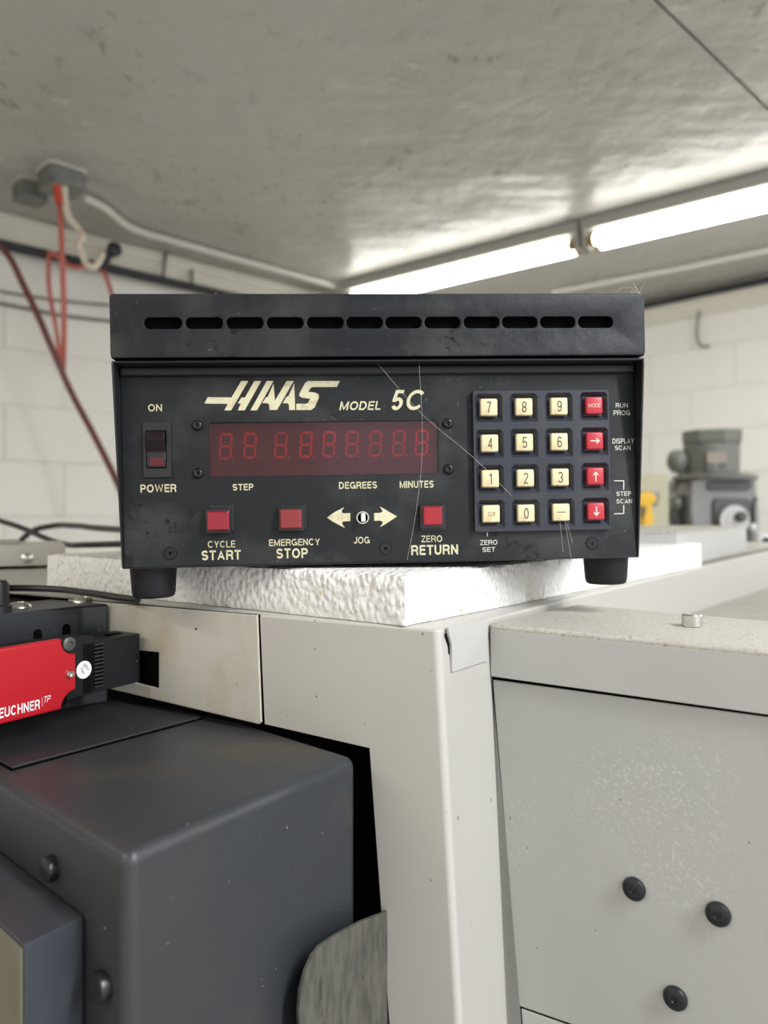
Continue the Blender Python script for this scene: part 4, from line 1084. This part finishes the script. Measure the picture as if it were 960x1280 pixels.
for row in cent:
    for (x, z) in row:
        dz = -.0004
        mo = [(x - hw * .8, z + hh + dz), (x - hw, z + hh * .78 + dz), (x - hw, z - hh + dz + .0008), (x - hw * .93, z - hh + dz), (x + hw * .93, z - hh + dz), (x + hw, z - hh + dz + .0008), (x + hw, z + hh * .78 + dz), (x + hw * .8, z + hh + dz)]
        fl = [(x - iw, z + ih), (x - iw, z + ih), (x - iw, z - ih), (x - iw, z - ih), (x + iw, z - ih), (x + iw, z - ih), (x + iw, z + ih), (x + iw, z + ih)]
        holes.append(mo)
        a = [wells.verts.new((p[0], KF + .0001, p[1])) for p in mo]; b = [wells.verts.new((p[0], KF + WD, p[1])) for p in fl]
        for i in range(8):
            j = (i + 1) % 8; wells.faces.new((a[i], a[j], b[j], b[i]))
        wells.faces.new((b[0], b[2], b[4], b[6]))
bmesh.ops.remove_doubles(wells, verts=wells.verts, dist=1e-6)
wme = bpy.data.meshes.new('w'); wells.to_mesh(wme); wells.free()
kp = join(plate([rrect(kx0, kz0, kx1, kz1, .0012, 3)] + holes, .0006, FMx(KF + .0003), .0001), wme,
          box(kx0 + .0002, kx1 - .0002, KF + .0005, YP, kz1 - .001, kz1 - .0002), box(kx0 + .0002, kx1 - .0002, KF + .0005, YP, kz0 + .0002, kz0 + .001),
          box(kx0 + .0002, kx0 + .001, KF + .0005, YP, kz0 + .0002, kz1 - .0002), box(kx1 - .001, kx1 - .0002, KF + .0005, YP, kz0 + .0002, kz1 - .0002))
link('keypad_frame', kp, 'keypad', dev, local=True, smooth=20, label='blue black keypad frame with sixteen sloped wells')
kh = 10.7 * px2m
keym = {}
for nm in ('cream', 'redkey'):
    me = box(-kh, kh, 0, .0046, -kh, kh, .0013, 3); me.materials.append(M[nm])
    for p in me.polygons: p.use_smooth = True
    try: me.set_sharp_from_angle(angle=R(50))
    except Exception: pass
    keym[nm] = me
    me2 = box(-kh * 1.06, kh * 1.06, 0, .0004, -kh * 1.06, kh * 1.06)
arrow = [(-.5, .07), (.12, .07), (.12, .07), (.05, .30), (.5, 0), (.05, -.30), (.12, -.07), (-.5, -.07)]
arrow = [(-.5, .06), (.22, .06), (.05, .26), (.14, .30), (.5, 0), (.14, -.30), (.05, -.26), (.22, -.06), (-.5, -.06)]
for r_i, row in enumerate(cent):
    for c_i, (x, z) in enumerate(row):
        red_ = c_i == 3
        o = bpy.data.objects.new('key', keym['redkey' if red_ else 'cream']); C.objects.link(o); o.parent = dev; o.location = (x, KT - .0009, z)
        if red_: o['label'] = 'red key'
        t = legends[r_i][c_i]
        k = kh
        if t in ('right', 'up', 'down'):
            ang = {'right': 0, 'up': 90, 'down': -90}[t]
            me = plate([arrow], .02); me.transform(Matrix.Translation((0, -.0001, 0)) @ Matrix.Rotation(R(90), 4, 'X') @ Matrix.Rotation(R(ang), 4, 'Z') @ Matrix.Diagonal((k * 1.15, k * 1.15, .01, 1)))
            mm_ = 'printred'
        else:
            if t in ('MODE',): bb = (-.72, .72, -.22, .22); bold = -.0; mm_ = 'printred'
            elif t == 'CLR': bb = (-.42, .42, -.28, .22); bold = 0; mm_ = 'printdark'
            elif t == '—': bb = (-.55, .5, -.02, .07); bold = 0; mm_ = 'printdark'
            elif t == '1': bb = (-.14, .14, -.66, .62); bold = 0; mm_ = 'printdark'
            else: bb = (-.27, .27, -.66, .62); bold = -.004; mm_ = 'printdark'
            me = text_mesh(t, bold, 0, bb[0] * k, bb[1] * k, bb[2] * k, bb[3] * k, .0001); me.transform(FMx(-.00003))
        link('legend', me, mm_, o, local=True, smooth=0)

# rubber feet (the two front ones)
for (x, yb, yt) in ((192.5, 748, 712), (757.5, 731, 698)):
    cy = YP + .022
    X, Zb = dl(x, yb - 2, cy)
    Zb = Zb; 
    hgt = -Zb
    link('rubber_foot', lathe([(0, Zb), (.0135, Zb), (.0150, Zb + .001), (.0158, Zb + .004), (.0170, -.0002), (0, -.0002)], 36, Matrix.Translation((X, cy, 0))), 'rubber', dev, local=True)
# small bright chips on the case edge
for (x, y, s) in ((151.7, 669.5, .0009), (152, 711, .0006)):
    X, Z = dl(x, y, YP - .002)
    link('paint_chip', lathe([(s, 0), (s * .7, .0004), (0, .0005)], 10, FMx(YP - .002, X, Z)), 'white', dev, local=True)

# fine dust hairs on the top edge and cobweb strands over the panel
hs = []
for i in range(46):
    x = XL + (XR - XL) * (random.random() ** .7); L_ = random.uniform(.0015, .005)
    if i > 36: x = XR - random.random() * .012; L_ = random.uniform(.004, .010)
    z = ZTOP; y = random.uniform(.001, .012); a1_, a2_ = random.uniform(-1, 1), random.uniform(-1, 1)
    hs.append(tube([(x, y, z - .0003), (x + a1_ * L_ * .5, y, z + L_ * .5), (x + a2_ * L_, y, z + L_ * random.uniform(.3, .9))], .00007, 3))
hairs = link('dust_hair', join(*hs), 'printpale', dev, local=True, label='pale dust hairs along the top edge'); hairs['kind'] = 'stuff'
def strand(pts_, r_=.00007):
    link('cobweb_strand', tube([(*(lambda q: (q[0], yy, q[1]))(dl(px, py, yy)),) for px, py, yy in pts_], r_, 3), 'printpale', dev, local=True)
strand([(470, 452, YP - .010), (530, 520, YP - .009), (592, 572, YP - .006), (640, 620, YP - .006)])
strand([(524, 455, YP - .012), (528, 560, YP - .004), (520, 640, YP - .004), (509, 700, YP - .001)])
strand([(700, 652, YP - .006), (704, 690, YP - .002)]); strand([(706, 650, YP - .006), (714, 697, YP - .002)]); strand([(709, 655, YP - .006), (716, 680, YP - .004)])

# ================================================================== BACKGROUND MILL
MD = 2.6
def mp(px, py, dy=0.0): return pd(px, py, MD + dy)
mu = MD / F
mill = empty('turret_mill', (mp(890, 600).x, MD + .1, 0), 'grey vertical milling machine with a cylindrical motor beyond the enclosure at right', 'milling machine')
mc = mp(888, 575)
def mlathe(cx, prof, seg=36, dy=0.0):                # prof in pixels (radius, y)
    c = mp(cx, 640); pr = [(r_ * mu, (640 - y) * mu) for r_, y in prof]
    return lathe(pr, seg, Matrix.Translation((c.x, c.y + dy, H)))
link('motor_body', mlathe(889, [(0, 593), (32.5, 593), (33, 590), (33, 556), (0, 556)]), 'motor', mill)
link('motor_cap', mlathe(889.5, [(0, 556), (35, 556), (36.5, 553), (37, 541), (35.5, 539), (0, 538)], 8), 'motor', mill, smooth=20)
link('name_plate', extr([mp(884, 565, -.092), mp(908, 565, -.092), mp(908, 588, -.092), mp(884, 588, -.092)], Vector((0, .02, 0))), 'plate', mill)
for (x0, x1) in ((884, 894), (897, 908)):
    link('warning_mark', extr([mp(x0, 578.5, -.0935), mp(x1, 578.5, -.0935), mp(x1, 587, -.0935), mp(x0, 587, -.0935)], Vector((0, .02, 0))), 'castdark', mill)
link('neck_ring', mlathe(893, [(0, 600), (50, 600), (51, 597), (47, 594), (36, 592), (0, 592)]), 'casting', mill)
# head casting
hd = [(864, 600), (870, 596), (940, 594), (946, 598), (947, 640), (948, 672), (944, 780), (876, 780), (866, 672), (862, 640)]
link('head_casting', extr([mp(x, y, -.07) for x, y in hd], Vector((0, .22, 0)), .02, 4), 'casting', mill, smooth=60)
bd = [(884, 604), (888, 601), (936, 600), (941, 604), (940, 611), (934, 614), (888, 614), (883, 611)]
link('badge', extr([mp(x, y, -.076) for x, y in bd], Vector((0, .02, 0)), .003), 'castdark', mill)
link('feed_cover', extr([mp(x, y, -.082) for x, y in [(892, 626), (896, 622), (934, 622), (940, 627), (943, 700), (892, 700)]], Vector((0, .03, 0)), .006), 'castdark', mill)
link('dial', lathe([(.05, 0), (.05, .006), (.046, .010), (.03, .010), (.028, .014), (0, .016)], 36, frame(mp(917, 650, -.092), Vector((1, 0, 0)), Vector((0, 0, 1))))
     , 'dial', mill, label='pale graduated dial')
link('dial_knob', lathe([(.016, 0), (.018, .02), (.012, .028), (0, .028)], 20, frame(mp(924, 646, -.104), Vector((1, 0, 0)), Vector((0, 0, 1)))), 'castdark', mill)
link('speed_lever', extr([mp(943, 632, -.09), mp(948, 620, -.09), mp(949, 662, -.09), mp(944, 668, -.09)], Vector((0, .03, 0)), .004), 'casting', mill)
link('lever_knob', lathe([(0, -.018), (.012, -.014), (.018, 0), (.012, .014), (0, .018)], 20, Matrix.Translation(mp(940, 660, -.1))), 'dial', mill)
link('lamp_head', lathe([(0, -.04), (.022, -.034), (.034, -.015), (.036, .006), (.028, .03), (.012, .040), (0, .042)], 28, Matrix.Translation(mp(847, 577))), 'motor', mill)
link('lamp_stem', tube([mp(850, 577), mp(868, 574)], .022, smooth=False), 'motor', mill)
link('cable_loop', tube([mp(851, 588), mp(849, 600), mp(843, 612)], .006), 'castdark', mill)
link('side_knob', lathe([(0, -.03), (.020, -.026), (.028, -.008), (.028, .010), (.018, .024), (0, .028)], 24, Matrix.Translation(mp(846, 628))), 'casting', mill)
link('side_shaft', tube([mp(840, 623), mp(862, 623)], .012, smooth=False), 'casting', mill)
link('side_housing', extr([mp(x, y) for x, y in [(838, 634), (858, 634), (866, 645), (866, 664), (850, 664), (840, 645)]], Vector((0, .06, 0)), .006), 'castdark', mill)
link('quill', mlathe(906, [(0, 980), (14, 980), (18, 940), (22, 780), (0, 780)]), 'casting', mill)
link('column', box(mp(870, 0).x, mp(950, 0).x, MD + .22, MD + .52, 0, H - .02, .02), 'castdark', mill)
link('ram', box(mp(880, 0).x, mp(940, 0).x, MD + .12, MD + .75, H - .14, H - .02, .01), 'casting', mill)
link('base', box(mp(840, 0).x, mp(980, 0).x, MD - .1, MD + .55, 0, .12, .01), 'castdark', mill)
# yellow tool and perforated board on a shelf rack
TD = 2.45
rk_ = empty('tool_rack', (pd(830, 640, TD).x, TD + .1, 0), 'cream perforated tool board beside the grey mill', 'tool board')
link('perforated_board', extr([pd(770, 593, TD + .1), pd(836, 592, TD + .1), pd(836, 700, TD + .1), pd(770, 700, TD + .1)], Vector((0, .012, 0)), .002), 'mesh', rk_)
link('rack_shelf', extr([Vector((p.x, p.y, H - .13)) for p in (pd(770, 0, TD - .12), pd(834, 0, TD - .12), pd(834, 0, TD + .1), pd(770, 0, TD + .1))], Vector((0, 0, .015))), 'motor', rk_)
for (x, y) in ((772, TD - .1), (824, TD - .1), (772, TD + .08), (824, TD + .08)):
    p = pd(x, 0, y); link('leg', box(p.x, p.x + .02, p.y, p.y + .02, 0, H - .13), 'motor', rk_)
yt = empty('power_tool', pd(812, 686, TD - .03), 'yellow and black hand tool against the cream perforated board', 'tool')
link('tool_body', extr([pd(x, y, TD - .04) for x, y in [(796, 618), (812, 614), (821, 619), (822, 626), (816, 631), (796, 634)]], Vector((0, .05, 0)), .008, 3), 'yellow', yt)
link('handle', extr([pd(x, y, TD - .04) for x, y in [(802, 630), (815, 630), (818, 650), (813, 683), (800, 683), (804, 648)]], Vector((0, .04, 0)), .006, 3), 'yellow', yt)
link('grip_inlay', extr([pd(x, y, TD - .046) for x, y in [(803, 634), (809, 633), (806, 644), (803, 648)]], Vector((0, .01, 0)), .002), 'castdark', yt)
link('motor_end', lathe([(0, -.04), (.024, -.036), (.032, -.01), (.032, .01), (0, .014)], 24, Matrix.Translation(pd(811, 619, TD + .0))), 'boxsteel', yt)
# pale knob casting low at the right edge
kb_ = empty('hand_lever', pd(952, 678, 2.0), 'pale cast lever hub at the right edge behind the raised cover', 'lever')
link('hub', lathe([(.013, -.01), (.020, -.008), (.020, .010), (.013, .014), (0, .014)], 24, frame(pd(952, 677, 2.0), Vector((1, 0, 0)), UPV)), 'dial', kb_)
link('hub_hole', lathe([(.010, .0145), (.010, .0155), (0, .0155)], 20, frame(pd(954, 676, 2.0), Vector((1, 0, 0)), UPV)), 'void', kb_)
link('arm', tube([pd(950, 680, 2.0), pd(930, 690, 2.02), pd(920, 700, 2.05)], .010), 'dial', kb_)
